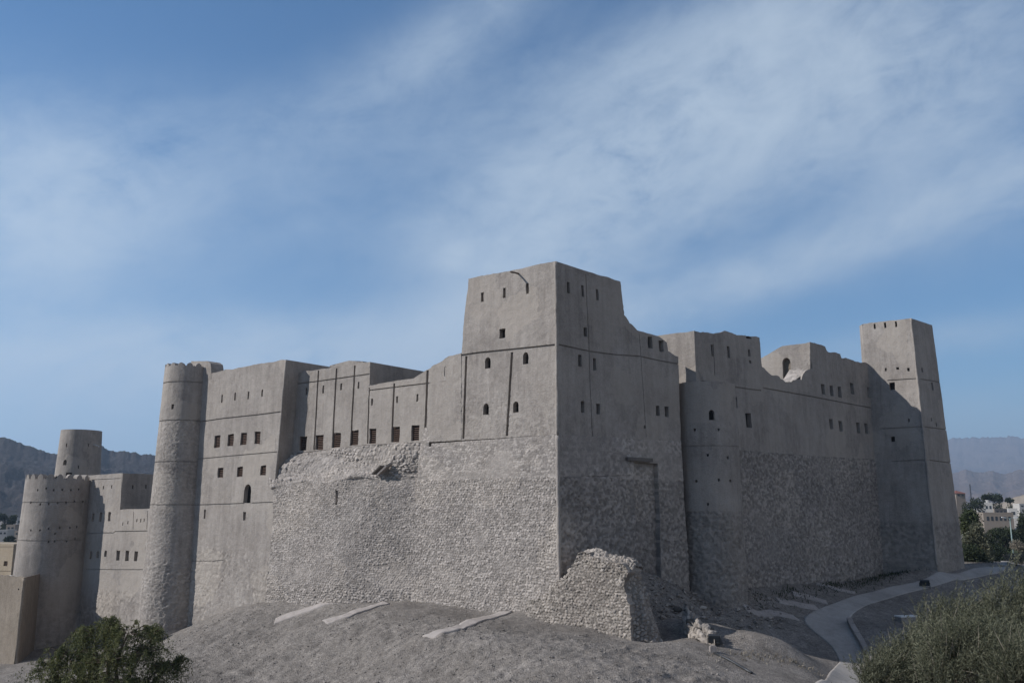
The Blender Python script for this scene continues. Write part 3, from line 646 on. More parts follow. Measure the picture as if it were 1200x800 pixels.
dC = d_mix(d_mix(d_plaster(0.04, 91), d_rubble(0.28, 0.20, 0.05, 92, 0.05, 0.0), lambda s, z: smooth(zs_ + 0.2, zs_ - 0.3, z)), d_rubble(0.32, 0.24, 0.10, 93, 0.08, -0.3), lambda s, z: smooth(zr_ + 0.4, zr_ - 0.4, z))
o = [(-sf, ZB), (sf, ZB)] + list(reversed(scallop(MC, 0, 0, ztC, 17, 0.42, sf)))
fe = openings(MC, [('port', 202, 476.5, 2.6, 6)], E)
zz = MC.px(215, 447)[1]; fe += [([(-sf + 0.02, zz - 0.06), (sf - 0.02, zz - 0.06), (sf - 0.02, zz + 0.06), (-sf + 0.02, zz + 0.06)], 0.10)]
for v in (492, 540.5, 591):
    zz = MC.px(205, v)[1]; fe += [([(-sf + 0.02, zz - 0.05), (sf - 0.02, zz - 0.05), (sf - 0.02, zz + 0.05), (-sf + 0.02, zz + 0.05)], 0.10)]
relief('shaft', MC, o, fe, 0.12, dC, 0.9, MAT['plaster'], E, seed=12)

# ---------------- gatehouse block (B) further back
PB_ = PMap(at(140, 600, 118), dL, 0.02, -2)
E = empty('gatehouse', tuple(PB_.P(PB_.px(130, 700)[0], 0, 0) * (1, 1, 0) + (0, 0, -16)), 'lower pale block between the two round towers, slits in rows', 'building')
o = [(PB_.px(99, 715)[0], ZB), (PB_.px(190, 715)[0], ZB)] + pxl(PB_, [(190, 594.5)]) + pxl(PB_, [(176, 595.5)], 1) + pxl(PB_, [(140.6, 596.8)]) + pxl(PB_, [(143.2, 554.3), (120, 555.5), (106, 557), (98, 558)], 1)
it = [('slit', 109, 606, 2.8, 10), ('slit', 118, 605.5, 3, 11), ('slit', 128.2, 605, 3, 11), ('slit', 106, 650, 2.4, 9), ('slit', 114.5, 649.5, 2.4, 8), ('slit', 123.5, 648.5, 2.6, 7.5), ('slit', 111.5, 571, 1.2, 4), ('slit', 131, 570, 1.2, 4), ('slit', 121, 571, 1.2, 4)]
it += [('slit', 138.3, 650.5, 4, 12), ('slit', 149, 650.8, 4, 12), ('slit', 159, 651.3, 4, 12)] + [('slit', u, v, 1.1, 4) for u, v in ((144, 613.5), (150, 612), (160.5, 609.5), (165, 609.5), (169, 609))]
fe = openings(PB_, it, E); zb = PB_.px(120, 692)[1]
fe += [(strip(PB_, [(101, 625), (120, 624), (133, 624), (135, 622.4), (178, 621.6)], 0.12), 0.12), (strip(PB_, [(101, 666.5), (133, 667), (172, 667)], 0.10), 0.10), (strip(PB_, [(107, 562), (142, 560.3)], 0.10), 0.08)]
fe += [(strip(PB_, [(156.5, 599), (156, 620)], 0.12, True), 0.1), (strip(PB_, [(173, 598), (172, 620)], 0.12, True), 0.1)]
dB = d_mix(d_plaster(0.04, 101), d_rubble(0.45, 0.34, 0.13, 102, 0.06, 0.0), lambda s, z: smooth(zb + 1.0, zb - 0.8, z))
relief('wall', PB_, o, fe, 0.18, dB, 0.8, MAT['plaster'], E, rough=0.05, seed=13)
PBe = PMap(PB_.P(PB_.px(141.6, 580)[0], 0, 0), -nL, 0.0, 0.0)
ze = PB_.px(143.2, 554.3)[1]; z5 = PB_.px(141, 597)[1]
its = [('slit', 155.5, 570.5, 1.6, 4.5), ('slit', 171, 570, 1.6, 4.5)]
fe = openings(PBe, its, E)
relief('side_wall', PBe, [(0.1, z5 - 1.5), (7.5, z5 - 1.5), (7.5, ze, 1), (0.1, ze)], fe, 0.3, d_plaster(0.04, 103), 0.7, MAT['plaster'], E, rough=0.05, seed=14)

# ---------------- two-tier gate drum (A)
cA = at(67, 598, 123.3); MA = CMap(cA[:2], 37.5 / 1068 * 123.3, 0.028, -2.0)
zt = 42.5 * 119.3 / 1068
E = empty('gate_drum', (cA[0], cA[1], -17), 'wide two tiered round tower at far left with a scalloped parapet', 'tower')
sA = math.pi * MA.r0
o = [(-sA, ZB), (sA, ZB)] + list(reversed(scallop(MA, 0, 0, zt, 21, 0.75, sA)))
its = [('hole', u, v, 1.8, 2.4) for u, v in ((44, 574), (54, 572), (63, 574), (73, 573.5), (83, 574), (92, 573), (36, 588.5), (47, 590.5), (57, 590), (67.5, 589), (77.5, 588.5), (87, 587), (97, 587.5),
        (36, 621), (47, 621), (57, 619), (64.5, 625), (70, 618), (82, 618), (90, 617), (57, 634.5), (64, 634), (78, 634), (88, 631))]
fe = openings(MA, its, E)
for v in (588.2, 633.3):
    zz = MA.px(45, v)[1]; fe += [([(-sA + 0.02, zz - 0.05), (sA - 0.02, zz - 0.05), (sA - 0.02, zz + 0.05), (-sA + 0.02, zz + 0.05)], 0.08)]
relief('lower_drum', MA, o, fe, 0.22, d_mix(d_plaster(0.05, 111), d_rubble(0.45, 0.34, 0.10, 112, 0.05, 0.1), lambda s, z: smooth(-11, -13.5, z)), 1.0, MAT['plaster'], E, seed=15)
cU = at(87.5, 598, 128.5); MU = CMap(cU[:2], 25.0 / 1068 * 128.5, 0.045, 4.0); zu = 95 * 126 / 1068; sU = math.pi * MU.r0
o = [(-sU, 1.0), (sU, 1.0), (sU, zu), (-sU, zu)]
fe = openings(MU, [('arch', 76, 541.5, 4, 6.5), ('win', 80.5, 556, 7, 5), ('slit', 78, 521.5, 1.1, 4), ('slit', 92, 547, 1.1, 4), ('slit', 103.5, 521.5, 1.1, 4), ('slit', 65, 546, 1.1, 4)], E)
relief('upper_drum', MU, o, fe, 0.2, d_plaster(0.04, 121), 0.8, MAT['plaster'], E, seed=16)
m = MB(); a = MU.P(*MU.px(109, 521), 0.2); m.tube([a, a + (0.5, -0.1, 0.0), a + (1.1, -0.15, -0.25)], [0.10, 0.09, 0.08], 6); m.build('rain_spout', MAT['house_white'], E)

# ---------------- boundary wall and house at far left
E = empty('boundary_wall', tuple(at(28, 750, 110)), 'brownish plain boundary wall with a corner, below the two tiered round tower', 'wall')
p0 = at(-60, 674, 117); p1 = at(28, 676.5, 110); p2 = at(52, 671.5, 122)
Pa = PMap(p1, (p1 - p0)[:2], 0.02, -8); Pb = PMap(p1, (p2 - p1)[:2], 0.02, -8)
sa = Pa.sz(p0)[0]; sb = Pb.sz(p2)[0]; zc = p1[2]
relief('wall', Pa, [(sa, ZB), (0, ZB), (0, zc, 1), (sa, zc + 0.1)], [(rect(Pa, 22, 690, 1.6, 2), 0.2)], 0.3, d_plaster(0.05, 131), (-0.2, 0.9, 0), MAT['ochre'], E, rough=0.25, seed=17)
relief('wall', Pb, [(0, ZB), (sb, ZB), (sb, zc - 0.2), (0, zc, 1)], [], 0.3, d_mix(d_plaster(0.05, 132), d_rubble(0.45, 0.3, 0.1, 133), lambda s, z: smooth(-13, -15, z)), (-0.2, 0.9, 0), MAT['ochre'], E, rough=0.25, seed=18)
corner_edge((p1[0], p1[1], zc - 0.1), (p1[0], p1[1], ZB), E, 0.2, 8, (0, 0.1, 0), 'ochre')
E = empty('courtyard_house', tuple(at(10, 680, 140)), 'cream flat roofed house with a brown red door behind the boundary wall', 'house')
h0 = at(-60, 660, 146); h1 = at(33, 660, 139); Ph = PMap(h0, (h1 - h0)[:2], 0.0, -5)
zt_, zb_ = at(10, 637.5, 139)[2], ZB
o = [(0, zb_), (14.2, zb_), (14.2, zt_), (0, zt_)]
dpoly = rect(Ph, 20.5, 664, 7.5, 22); wpoly = rect(Ph, 6.5, 660, 4.5, 6)
relief('wall', Ph, o, [(dpoly, 0.25), (wpoly, 0.25), (strip(Ph, [(-10, 640.5), (29, 640.5)], 0.1), 0.06), (strip(Ph, [(-10, 669), (15, 669)], 0.12), 0.06)], 0.4, d_plaster(0.01, 140), (-0.2, 6, 0), MAT['cream'], E, seed=19)
for nm, pl, mt in (('door', dpoly, 'red_door'), ('window', wpoly, 'wood')):
    q = np.array(pl); mm = MB(); mm.box(Ph.P(q[:, 0].mean(), q[:, 1].mean(), 0.2), np.append(Ph.d, 0) * np.ptp(q[:, 0]) / 2 * 0.96, np.append(Ph.n, 0) * 0.04, (0, 0, np.ptp(q[:, 1]) / 2 * 0.97)); oo = mm.build(nm, MAT[mt], E)
    if nm == 'window':
        m3 = MB(); m3.box(Ph.P(q[:, 0].mean(), q[:, 1].mean(), 0.13), np.append(Ph.d, 0) * 0.04, np.append(Ph.n, 0) * 0.03, (0, 0, np.ptp(q[:, 1]) / 2 * 0.97)); m3.build('frame', MAT['bark'], oo)
m = MB(); m.box(Ph.P(*Ph.px(15, 675.5), -0.5), np.append(Ph.d, 0) * 0.9, np.append(Ph.n, 0) * 0.5, (0, 0, 0.22)); m.build('doorstep', MAT['white'], E)

# ---------------- shaded side: blind block above the bastion (J), bastion (I), long curtain (K), ruined chamber (L)
PJ = PK.off(0.05)
Jt = [(810, 387.8), (826, 389.5), (838, 390.2), (852, 388), (862, 391.5), (873, 392.5), (890.3, 395.8)]
E = empty('ruined_block', tuple(PK.P(PK.px(850, 440)[0], 0, 0) * (1, 1, 0) + (0, 0, 10)), 'broken topped shaded block standing above the round bastion, one side lit', 'building')
sJ0 = PJ.px(810, 388)[0]; 
zJ = PK.px(870, 528)[1] - 0.3
o = [(sJ0, zJ)] + [(PJ.px(893, 430)[0], zJ)] + pxl(PJ, [(892.7, 430)]) + [q + (1,) for q in reversed(pxl(PJ, Jt))]
it = [('slit', 835, 410.5, 3, 14), ('slit', 853.7, 412.5, 3, 13.5), ('slit', 878, 413.5, 2.6, 8), ('port', 879.3, 424, 2.4, 3.5), ('slit', 862.5, 471.3, 3.4, 12), ('slit', 857, 488.3, 3.2, 11), ('win', 877.3, 492.5, 6.5, 17)]
fe = openings(PJ, it, E) + [(rect(PJ, 877.5, 395.6, 6, 2.2), 0.8), (strip(PJ, [(836, 402), (838, 440)], 0.12, True), 0.12), (strip(PJ, [(812, 444), (850, 452), (892, 457.5)], 0.12), 0.12)]
relief('wall', PJ, o, fe, 0.22, d_plaster(0.06, 151), (-0.35, 1.1, 0), MAT['plaster'], E, rough=0.18, seed=20)
cJ = PJ.P(sJ0, 0, 0); PJl = PMap(cJ, dL, 0.0, 0.0)
ztJ = PJ.px(810, 388)[1]
relief('side_wall', PJl, [(-6.5, 8), (0, 8), (0, ztJ, 1), (-6.5, ztJ - 0.05)], [], 0.25, d_plaster(0.05, 152), (0.75, 0.85, 0), MAT['plaster'], E, rough=0.08, seed=21)
m = MB(); a = PJ.P(*PJ.px(866, 413), -0.05)
# bastion
cI = np.array([19.1, 88.0]); MI = CMap(cI, 3.05, 0.012, 0.0)
zI = 153.5 * 85.2 / 1068
E = empty('round_bastion', (cI[0], cI[1], -9), 'shaded half round bastion with one arched window and rows of small holes', 'bastion')
sI = math.pi * MI.r0
o = [(-sI, ZB), (sI, ZB), (sI, zI, 1), (1.5, zI - 0.15, 1), (-0.6, zI, 1), (-sI, zI - 0.1)]
it = [('arch', 834, 486, 6.5, 12)] + [('port', u, v, 2.5, 3.2) for u, v in ((814, 503.5), (842, 503.3), (829.5, 533), (853, 536), (816, 563.5), (842.5, 562), (829.5, 590.5), (856, 563))]
fe = openings(MI, it, E); zsI = MI.px(832, 598.5)[1]; zz = MI.px(832, 522)[1]
fe += [([(-sI + 0.02, zz - 0.05), (sI - 0.02, zz - 0.05), (sI - 0.02, zz + 0.05), (-sI + 0.02, zz + 0.05)], 0.06)]
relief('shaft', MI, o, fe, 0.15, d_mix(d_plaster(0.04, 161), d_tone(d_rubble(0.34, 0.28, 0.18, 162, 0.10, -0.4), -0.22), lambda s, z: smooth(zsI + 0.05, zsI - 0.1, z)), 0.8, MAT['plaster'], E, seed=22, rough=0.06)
dk = MB(); ring = [MI.P(s, zI - 0.45, 0.5) for s in np.linspace(-sI, sI, 40)]; dk.add(ring + [np.array([cI[0], cI[1], zI - 0.45])], [], [(i, (i + 1) % 40, 40) for i in range(40)]); dk.build('roof', MAT['plaster'], E)
# long curtain
E = empty('long_wall', tuple(PK.P(PK.px(960, 660)[0], 0, 0) * (1, 1, 0) + (0, 0, -8)), 'long shaded curtain wall with a broken top edge, stone below and slit windows above', 'wall')
Kt = [(892, 428.5), (895.5, 431), (899, 435), (903.5, 439), (911, 440), (915, 444), (920, 447.2), (927, 447.6), (932, 445), (939, 445), (943, 436.5), (949, 432.3), (951.5, 432.3)]
Lt = [(949.2, 400.6), (958, 403), (967, 406), (969, 411), (984.5, 414.5), (986.5, 419.5), (1011, 424.5), (1031, 428.3), (1046, 431)]
s_b = [(850, 526.5), (880, 528.5), (900, 530), (960, 534.5), (1046, 539)]
allt = pxl(PK, [(892.6, 429.5)]) + pxl(PK, Kt[1:], 1) + pxl(PK, Lt, 1)
# the broken part sits lower than the standing pieces
o = [(PK.px(866, 527.5)[0], 5.0 - 0.0)] if False else []
o = pxl(PK, [(892.6, 531)] + s_b[2:]) + list(reversed(allt))
it = [('slit', u, v, 4, 12.5) for u, v in ((964.7, 456), (974.5, 458), (984, 459.3), (998.5, 455.3), (1018.3, 460))] + [('slit', u, v, 3.8, 12) for u, v in ((974, 496.7), (985, 499), (1005.7, 501.2), (1015.3, 502.3))]
fe = openings(PK, it, E) + [(strip(PK, [(894, 454.5), (940, 462.5), (990, 472), (1040, 481.5)], 0.14), 0.14)]
relief('wall', PK, o, fe, 0.22, d_plaster(0.06, 171), (-0.5, 1.3, 0), MAT['plaster'], E, rough=0.22, seed=23)
PKb = PK.off(0.07)
o = pxl(PKb, s_b, 1) + [(PKb.px(1046, 540)[0], ZB), (PKb.px(850, 530)[0], ZB)]
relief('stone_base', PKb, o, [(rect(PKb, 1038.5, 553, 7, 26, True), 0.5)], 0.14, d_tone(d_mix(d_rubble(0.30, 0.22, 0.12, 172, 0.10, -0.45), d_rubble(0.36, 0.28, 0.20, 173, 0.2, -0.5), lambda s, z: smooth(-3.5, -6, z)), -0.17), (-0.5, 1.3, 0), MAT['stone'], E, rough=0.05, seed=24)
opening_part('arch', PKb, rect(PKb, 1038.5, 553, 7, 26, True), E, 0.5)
# ruined chamber wall seen through the gap
E = empty('ruined_chamber', tuple(PK.P(PK.px(949, 433)[0], 0, 0) * (1, 1, 0) + (0, 0, 8)), 'sunlit broken chamber wall with an arched niche, seen through the gap in the long wall', 'building')
cl = PK.P(PK.px(949.3, 420)[0] + 0.02, 0, 0.1); PLc = PMap(cl, dL, 0.0, 0.0)
zc_ = PK.px(949.3, 400.6)[1]
o = [PLc.px(949.5, 470), PLc.px(949.2, 400.8) + (1,)] + pxl(PLc, [(917, 405.3), (905, 412), (893, 419), (884, 421)], 1) + [(PLc.px(884, 421)[0], PLc.px(949.5, 470)[1])]
np_ = rect(PLc, 922, 433, 9.5, 28, True)
relief('wall', PLc, o, [(np_, 0.55)], 0.16, d_plaster(0.05, 181), (0.7, 0.75, 0), MAT['plaster'], E, rough=0.10, seed=25)
q = np.array(np_); pm = MB(); f_ = PLc.P(q[:, 0], q[:, 1], np.full(len(q), 0.52)); n_ = len(q); pm.add(np.concatenate([f_, [f_.mean(0)]]), [], [(i, (i + 1) % n_, n_) for i in range(n_)]); pm.build('niche', MAT['ochre'], E)
# broken floor edge in the gap catching the sun
m = loft('rubble_bank', [[PK.P(*PK.px(u, v), 0.3) for u, v in ((917, 447.5), (932, 446.5), (943, 439), (949, 434))], [PK.P(*PK.px(u, v), 1.2) for u, v in ((917, 449), (932, 447.5), (943, 440), (949, 432))], [PK.P(*PK.px(u, v), 2.6) for u, v in ((915, 452), (932, 449), (943, 440), (949, 430))]], MAT['stone'], E, 40, 14, 0.12, 0.4, 0.3, 75, 0.1)

# ---------------- far square tower (M)
Pt = at(1067.8, 372.8, 109.9); Pb_ = at(1098.5, 664, 108.0)
bt = at(1092.3, 380, 0.1); 
def on_dir(P0, d, u, v):
    r = ray(u, v); A = np.array([[d[0], -r[0]], [d[1], -r[1]]]); s, t = np.linalg.solve(A, -np.array(P0[:2])); return r * t, s
tr, s1 = on_dir(Pt, dK, 1092.3, 380); tl, s2 = on_dir(Pt, -dL, 1010.2, 377.3)
br, s3 = on_dir(Pb_, dK, 1130.3, 662)
print('M tower', Pt, tr, tl, Pb_, br, s1, s2, s3)
zT = Pt[2]; zB_ = Pb_[2]
tr[2] = zT; tl[2] = zT; br[2] = zB_
bl = Pb_ + np.append(-dL * (s2 * 1.04 + 0.4), 0)
class QMap:
    """a leaning four-cornered face: s in metres at the top edge, straight taper down to the base edge"""
    def __init__(s, tl, tr, bl, br):
        s.tl, s.tr, s.bl, s.br = (np.array(q, float) for q in (tl, tr, bl, br)); s.w = np.linalg.norm(s.tr - s.tl); s.zt = tl[2]; s.zb = bl[2]
        nn = np.cross(s.tr - s.tl, s.tl - s.bl); s.n3 = nn / np.linalg.norm(nn); c = np.cross(s.tr - s.tl, s.bl - s.tl)
        if s.n3[:2] @ s.tl[:2] > 0: s.n3 = -s.n3
        dd = (s.tr - s.tl)[:2]; dd = dd / np.linalg.norm(dd); s.d = dd; s.n = np.array([dd[1], -dd[0]])
    def P(s, S, Z, dep):
        S = np.asarray(S, float); Z = np.asarray(Z, float); f = (S / s.w)[..., None] if S.ndim else S / s.w; g = (Z - s.zb) / (s.zt - s.zb); g = g[..., None] if np.ndim(g) else g
        p = (s.tl * (1 - f) + s.tr * f) * g + (s.bl * (1 - f) + s.br * f) * (1 - g); dp_ = np.asarray(dep, float); dp_ = dp_[..., None] if dp_.ndim else dp_
        return p - np.append(s.n, 0) * dp_
    def px(s, u, v):
        r = ray(u, v); n3 = np.cross(s.tr - s.tl, s.bl - s.tl); t = (n3 @ s.tl) / (n3 @ r); p = r * t; z = p[2]; g = (z - s.zb) / (s.zt - s.zb)
        a = s.tl * g + s.bl * (1 - g); b = s.tr * g + s.br * (1 - g); return float((p - a)[:2] @ (b - a)[:2] / ((b - a)[:2] @ (b - a)[:2]) * s.w), float(z)
    def normal(s, S): return np.append(s.n, 0)
QL = QMap(tl, Pt, bl, Pb_); QR = QMap(Pt, tr, Pb_, br)
E = empty('watch_tower', (Pb_[0], Pb_[1], -8), 'tapering square tower at the far right end, upper left face sunlit', 'tower')
it = [('slit', 1025, 382.3, 2.4, 6), ('slit', 1037.2, 381, 2.4, 6.5), ('slit', 1050, 379.8, 2.4, 6.5), ('port', 1038, 433, 2.4, 3.5), ('port', 1052, 431.5, 3.2, 3), ('port', 1064.5, 432.8, 3, 4), ('win', 1045.3, 452.3, 6.5, 9), ('port', 1046.3, 514.3, 5, 6), ('slit', 1065, 492.3, 2.2, 4)]
fe = openings(QL, it, E) + [(strip(QL, q, 0.12), 0.12) for q in ([(1040, 445.6), (1078.5, 443)], [(1033, 502), (1083.5, 499.8)], [(1045, 540.5), (1090, 538)])]
zgr = QR.px(1100, 612)[1]
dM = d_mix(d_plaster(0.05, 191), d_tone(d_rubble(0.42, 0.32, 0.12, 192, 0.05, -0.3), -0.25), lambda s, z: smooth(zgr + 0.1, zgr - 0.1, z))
wv = (0.1, 1.2, 0)
relief('wall', QL, [(0, zB_ - 6), (QL.w, zB_ - 6), (QL.w, zT, 1), (0, zT)], fe, 0.22, dM, wv, MAT['plaster'], E, rough=0.12, seed=26)
fe = openings(QR, [('slit', 1092.5, 452.5, 2.2, 9), ('slit', 1080.5, 433.5, 2, 5), ('slit', 1091.5, 491.5, 1.4, 4), ('slit', 1097.5, 497.5, 1.4, 4)], E) + [(strip(QR, q, 0.12), 0.12) for q in ([(1078.7, 444), (1103, 448)], [(1084, 500), (1111, 503.5)], [(1090, 539), (1115.5, 542.5)])]
relief('wall', QR, [(0, zB_ - 6), (QR.w, zB_ - 6), (QR.w, zT), (0, zT, 1)], fe, 0.22, dM, wv, MAT['plaster'], E, rough=0.12, seed=27)
corner_edge(Pt - (0, 0, 0.05), Pb_, E, 0.13, 6)
# hidden back walls keep the tower solid
bk = tl + (tr - Pt); bkb = bl + (br - Pb_); m = MB(); z6 = np.array([0, 0, -6.0])
m.add([tr, bk, bkb + z6, br + z6, tl, bl + z6], [(0, 1, 2, 3), (4, 1, 2, 5)]); m.build('back_wall', MAT['plaster'], E)
# ------------------------------------------------------------------ terrain
CP = [(217, 737, 103.5), (245, 724, 101.5), (270, 712, 99), (300, 704.5, 96.5), (330, 702, 93.5), (400, 703, 89), (480, 705, 84.5), (560, 716, 79.5), (640, 731, 74), (700, 741, 71), (745, 752, 69.2),
      (320, 731, 88), (378, 731.5, 81.8), (440, 739, 76), (502, 749, 70.2), (560, 755, 66), (620, 761, 62.5), (700, 768, 60), (780, 769, 62), (840, 761, 66), (895, 750, 70), (920, 752, 71),
      (270, 722, 92), (230, 738, 93), (200, 752, 94), (185, 748, 102), (180, 742, 110), (160, 790, 82),
      (200, 799, 77.5), (300, 799, 76), (400, 799, 71.5), (500, 799, 63.5), (600, 799, 58), (700, 799, 54), (800, 799, 55), (880, 799, 58),
      (300, 765, 81.5), (400, 768, 75.5), (500, 775, 66.5), (250, 765, 84), (600, 780, 60.5), (378, 738, 80.8), (440, 746, 75), (502, 756, 69.4), (320, 738, 86.8),
      (800, 752, 67), (803, 733, 73.5), (822, 745, 70.8), (842, 757, 68.3), (850, 747, 71), (905, 765, 69), (938, 772, 69.5), (953, 788, 66.5), (1000, 776, 79), (1022, 776, 79), (966, 799, 66.5), (985, 790, 71.5), (1000, 799, 70), (1020, 799, 71),
      (985, 748, 84.5), (965, 722, 90), (1005, 704, 95), (1060, 692, 101), (1120, 680, 106), (1170, 669, 112), (1210, 664, 120),
      (950, 742, 85), (920, 728, 87), (890, 722, 87), (880, 690, 91.2), (920, 686, 95.5), (960, 682, 101), (1000, 680, 106), (1045, 673, 112.5), (1098, 669, 107), (1132, 665, 113),
      (870, 738, 82), (785, 743, 73), (770, 747, 72.5), (775, 715, 77.5), (800, 706, 80), (757, 700, 77), (745, 668, 80.5), (790, 684, 82.5), (830, 716, 83.5), (870, 706, 86.5),
      (1030, 737, 85), (1060, 716, 94), (1100, 706, 99), (1140, 697, 104), (1040, 772, 78), (1100, 760, 82), (1180, 702, 105),
      (1160, 662, 118), (1140, 655, 122)]
cpx = [at(*c) for c in CP]
cpx += [np.array(p, float) for p in ((-62, 118, -17.5), (-52, 108, -16.8), (-45, 112, -15.5), (-58, 104, -17.8), (-50, 95, -16.2), (-44, 84, -15.6), (-70, 90, -18), (-46, 104, -15.8),
        (-40, 60, -14.5), (-25, 45, -13.5), (0, 40, -12.5), (15, 42, -12.8), (30, 48, -13.2), (40, 65, -12.6), (0, 25, -9.5), (0, 12, -4.5), (0, 0, -1.7), (-12, 5, -4), (12, 5, -4), (0, -15, -3), (20, 25, -10.5), (-20, 25, -11),
        (60, 70, -12), (60, 95, -11), (70, 120, -9.5), (55, 130, -9), (0, 110, -8), (20, 130, -8), (-30, 130, -10), (-90, 130, -18), (-60, 160, -17), (0, 170, -10), (60, 170, -11), (-90, 60, -18), (90, 80, -13), (100, 140, -11),
        (-60, 30, -15), (60, 30, -14), (-60, -30, -12), (60, -30, -12), (-150, 150, -18), (150, 150, -12), (-180, 50, -18), (180, 50, -14), (0, 240, -13), (-150, 240, -17), (150, 250, -10.5), (-100, -100, -14), (100, -100, -14))]
Q = np.array(cpx); cR = 1.3
def _phi(a, b): return np.sqrt(((a[:, None, :2] - b[None, :, :2]) ** 2).sum(-1) + cR * cR)
A_ = np.zeros((len(Q) + 1,) * 2); A_[:-1, :-1] = _phi(Q, Q) - np.eye(len(Q)) * 0.08; A_[-1, :-1] = 1; A_[:-1, -1] = 1
wR = np.linalg.solve(A_, np.append(Q[:, 2], 0))
def zbase(x, y):
    x = np.atleast_1d(np.asarray(x, float)); y = np.atleast_1d(np.asarray(y, float)); out = np.zeros(x.shape); P_ = np.stack([x.ravel(), y.ravel()], 1); o = np.zeros(len(P_))
    for i in range(0, len(P_), 20000): o[i:i + 20000] = _phi(P_[i:i + 20000], Q) @ wR[:-1] + wR[-1]
    r = np.hypot(P_[:, 0], P_[:, 1] - 60); w = smooth(170, 300, r); far = np.where(P_[:, 0] > 0, -10.5, -16.0) * 1.0 + 4.0 * smooth(350, 900, r) + 4 * smooth(900, 4000, r)
    far = -13 + smooth(-200, 200, P_[:, 0]) * 2.5 + 5.0 * smooth(350, 900, r) + 3 * smooth(900, 4000, r)
    return (o * (1 - w) + far * w).reshape(x.shape)
def hit(u, v, zf=None, t0=20, t1=400):
    r = ray(u, v); ts = np.linspace(t0, t1, 4000); p = r[None] * ts[:, None]; b = p[:, 2] - (zf or zbase)(p[:, 0], p[:, 1]); i = int(np.argmax(b < 0))
    return r * ts[i] if b[i] < 0 else r * t1
# path centre line, flattened into the terrain
PATH_L = [(925, 828), (958, 799), (985, 776), (981, 765), (972, 752), (950, 738), (938, 727), (950, 716), (980, 706.5), (1005, 697), (1045, 686.5), (1090, 676.5), (1130, 669.5), (1170, 664.5), (1215, 660.5)]
PATH_R = [(1045, 828), (1034, 799), (1022, 776), (1014, 765), (1003, 750), (994, 733), (996, 722), (1006, 714), (1025, 705.5), (1050, 698), (1080, 690), (1110, 683), (1140, 676.5), (1175, 670.5), (1215, 666)]
pl3 = np.array([hit(u, v) for u, v in PATH_L]); pr3 = np.array([hit(u, v) for u, v in PATH_R])
def inpath(x, y, grow=0.0):
    poly = np.concatenate([pl3[:, :2], pr3[::-1, :2]]); return pip(np.stack([x.ravel(), y.ravel()], 1), [tuple(p) for p in poly]).reshape(x.shape)
def zfine(x, y):
    z = zbase(x, y); d = np.hypot(x, y)
    near = np.exp(-((d - 70) / 60) ** 2)
    n = 0.28 * fbm(x * 0.16, y * 0.16, 5, 4) + 0.13 * fbm(x * 0.7, y * 0.7, 6, 4)
    # slope erosion: rills down the bank that faces the camera
    q = -0.609 * x - 0.793 * y; s = 0.793 * x - 0.609 * y
    bank = np.clip(smooth(-60, -53, q) , 0, 1) * smooth(15, 40, d) * (1 - smooth(105, 125, d))
    n = n + bank * (0.25 * (ridged(s * 0.75 + 0.6 * fbm(x * .3, y * .3, 9), q * 0.22, 8, 4) - 0.5) + 0.15 * fbm(x * 2.1, y * 2.1, 10, 4))
    e, r, t = stones(x, y, 0.55, 0.5, 17); n = n + 0.06 * np.clip(r - 0.62, 0, 1) * np.sqrt(e) * (0.5 + bank)
    return z + n * np.clip(near * 1.3, 0.15, 1) * (1 - 0.85 * PM(x, y)), r
pc = (pl3 + pr3) / 2
def PM(x, y):
    """1 on the path, 0 well away from it"""
    best = np.full(x.shape, 1e9); hw = np.linalg.norm(pl3 - pr3, axis=1) / 2
    for i in range(len(pc) - 1):
        a, b = pc[i, :2], pc[i + 1, :2]; d = b - a; t = np.clip(((x - a[0]) * d[0] + (y - a[1]) * d[1]) / (d @ d), 0, 1)
        dd = np.hypot(x - a[0] - t * d[0], y - a[1] - t * d[1]) - (hw[i] * (1 - t) + hw[i + 1] * t); best = np.minimum(best, dd)
    return 1 - smooth(0.0, 2.5, best)
az_d = np.linspace(R(-36), R(36), 620); az_c = np.concatenate([np.linspace(R(-180), R(-36), 60)[:-1], az_d, np.linspace(R(36), R(180), 60)[1:]])
rr = [1.5]
while rr[-1] < 40: rr.append(rr[-1] * 1.035 if rr[-1] < 25 else rr[-1] + 0.45)
while rr[-1] < 118: rr.append(rr[-1] + 0.19)
while rr[-1] < 14000: rr.append(rr[-1] * 1.025 + 0.2)
rr = np.array(rr)
gx = rr[:, None] * np.sin(az_c)[None]; gy = rr[:, None] * np.cos(az_c)[None]
gz, gt = zfine(gx, gy)
nr, na = gx.shape; idx = np.arange(nr * na).reshape(nr, na)
qd = np.stack([idx[:-1, :-1], idx[:-1, 1:], idx[1:, 1:], idx[1:, :-1]], -1).reshape(-1, 4)[:, ::-1]
ground = mesh_obj('ground', np.stack([gx, gy, gz], -1).reshape(-1, 3), [qd], MAT['ground'], None, (0.35 + 0.3 * gt).ravel(), True); ground['kind'] = 'structure'
def zg(x, y): return float(zfine(np.array([float(x)]), np.array([float(y)]))[0][0])
def onground(u, v):
    p = hit(u, v, lambda x, y: zfine(x, y)[0]); return p
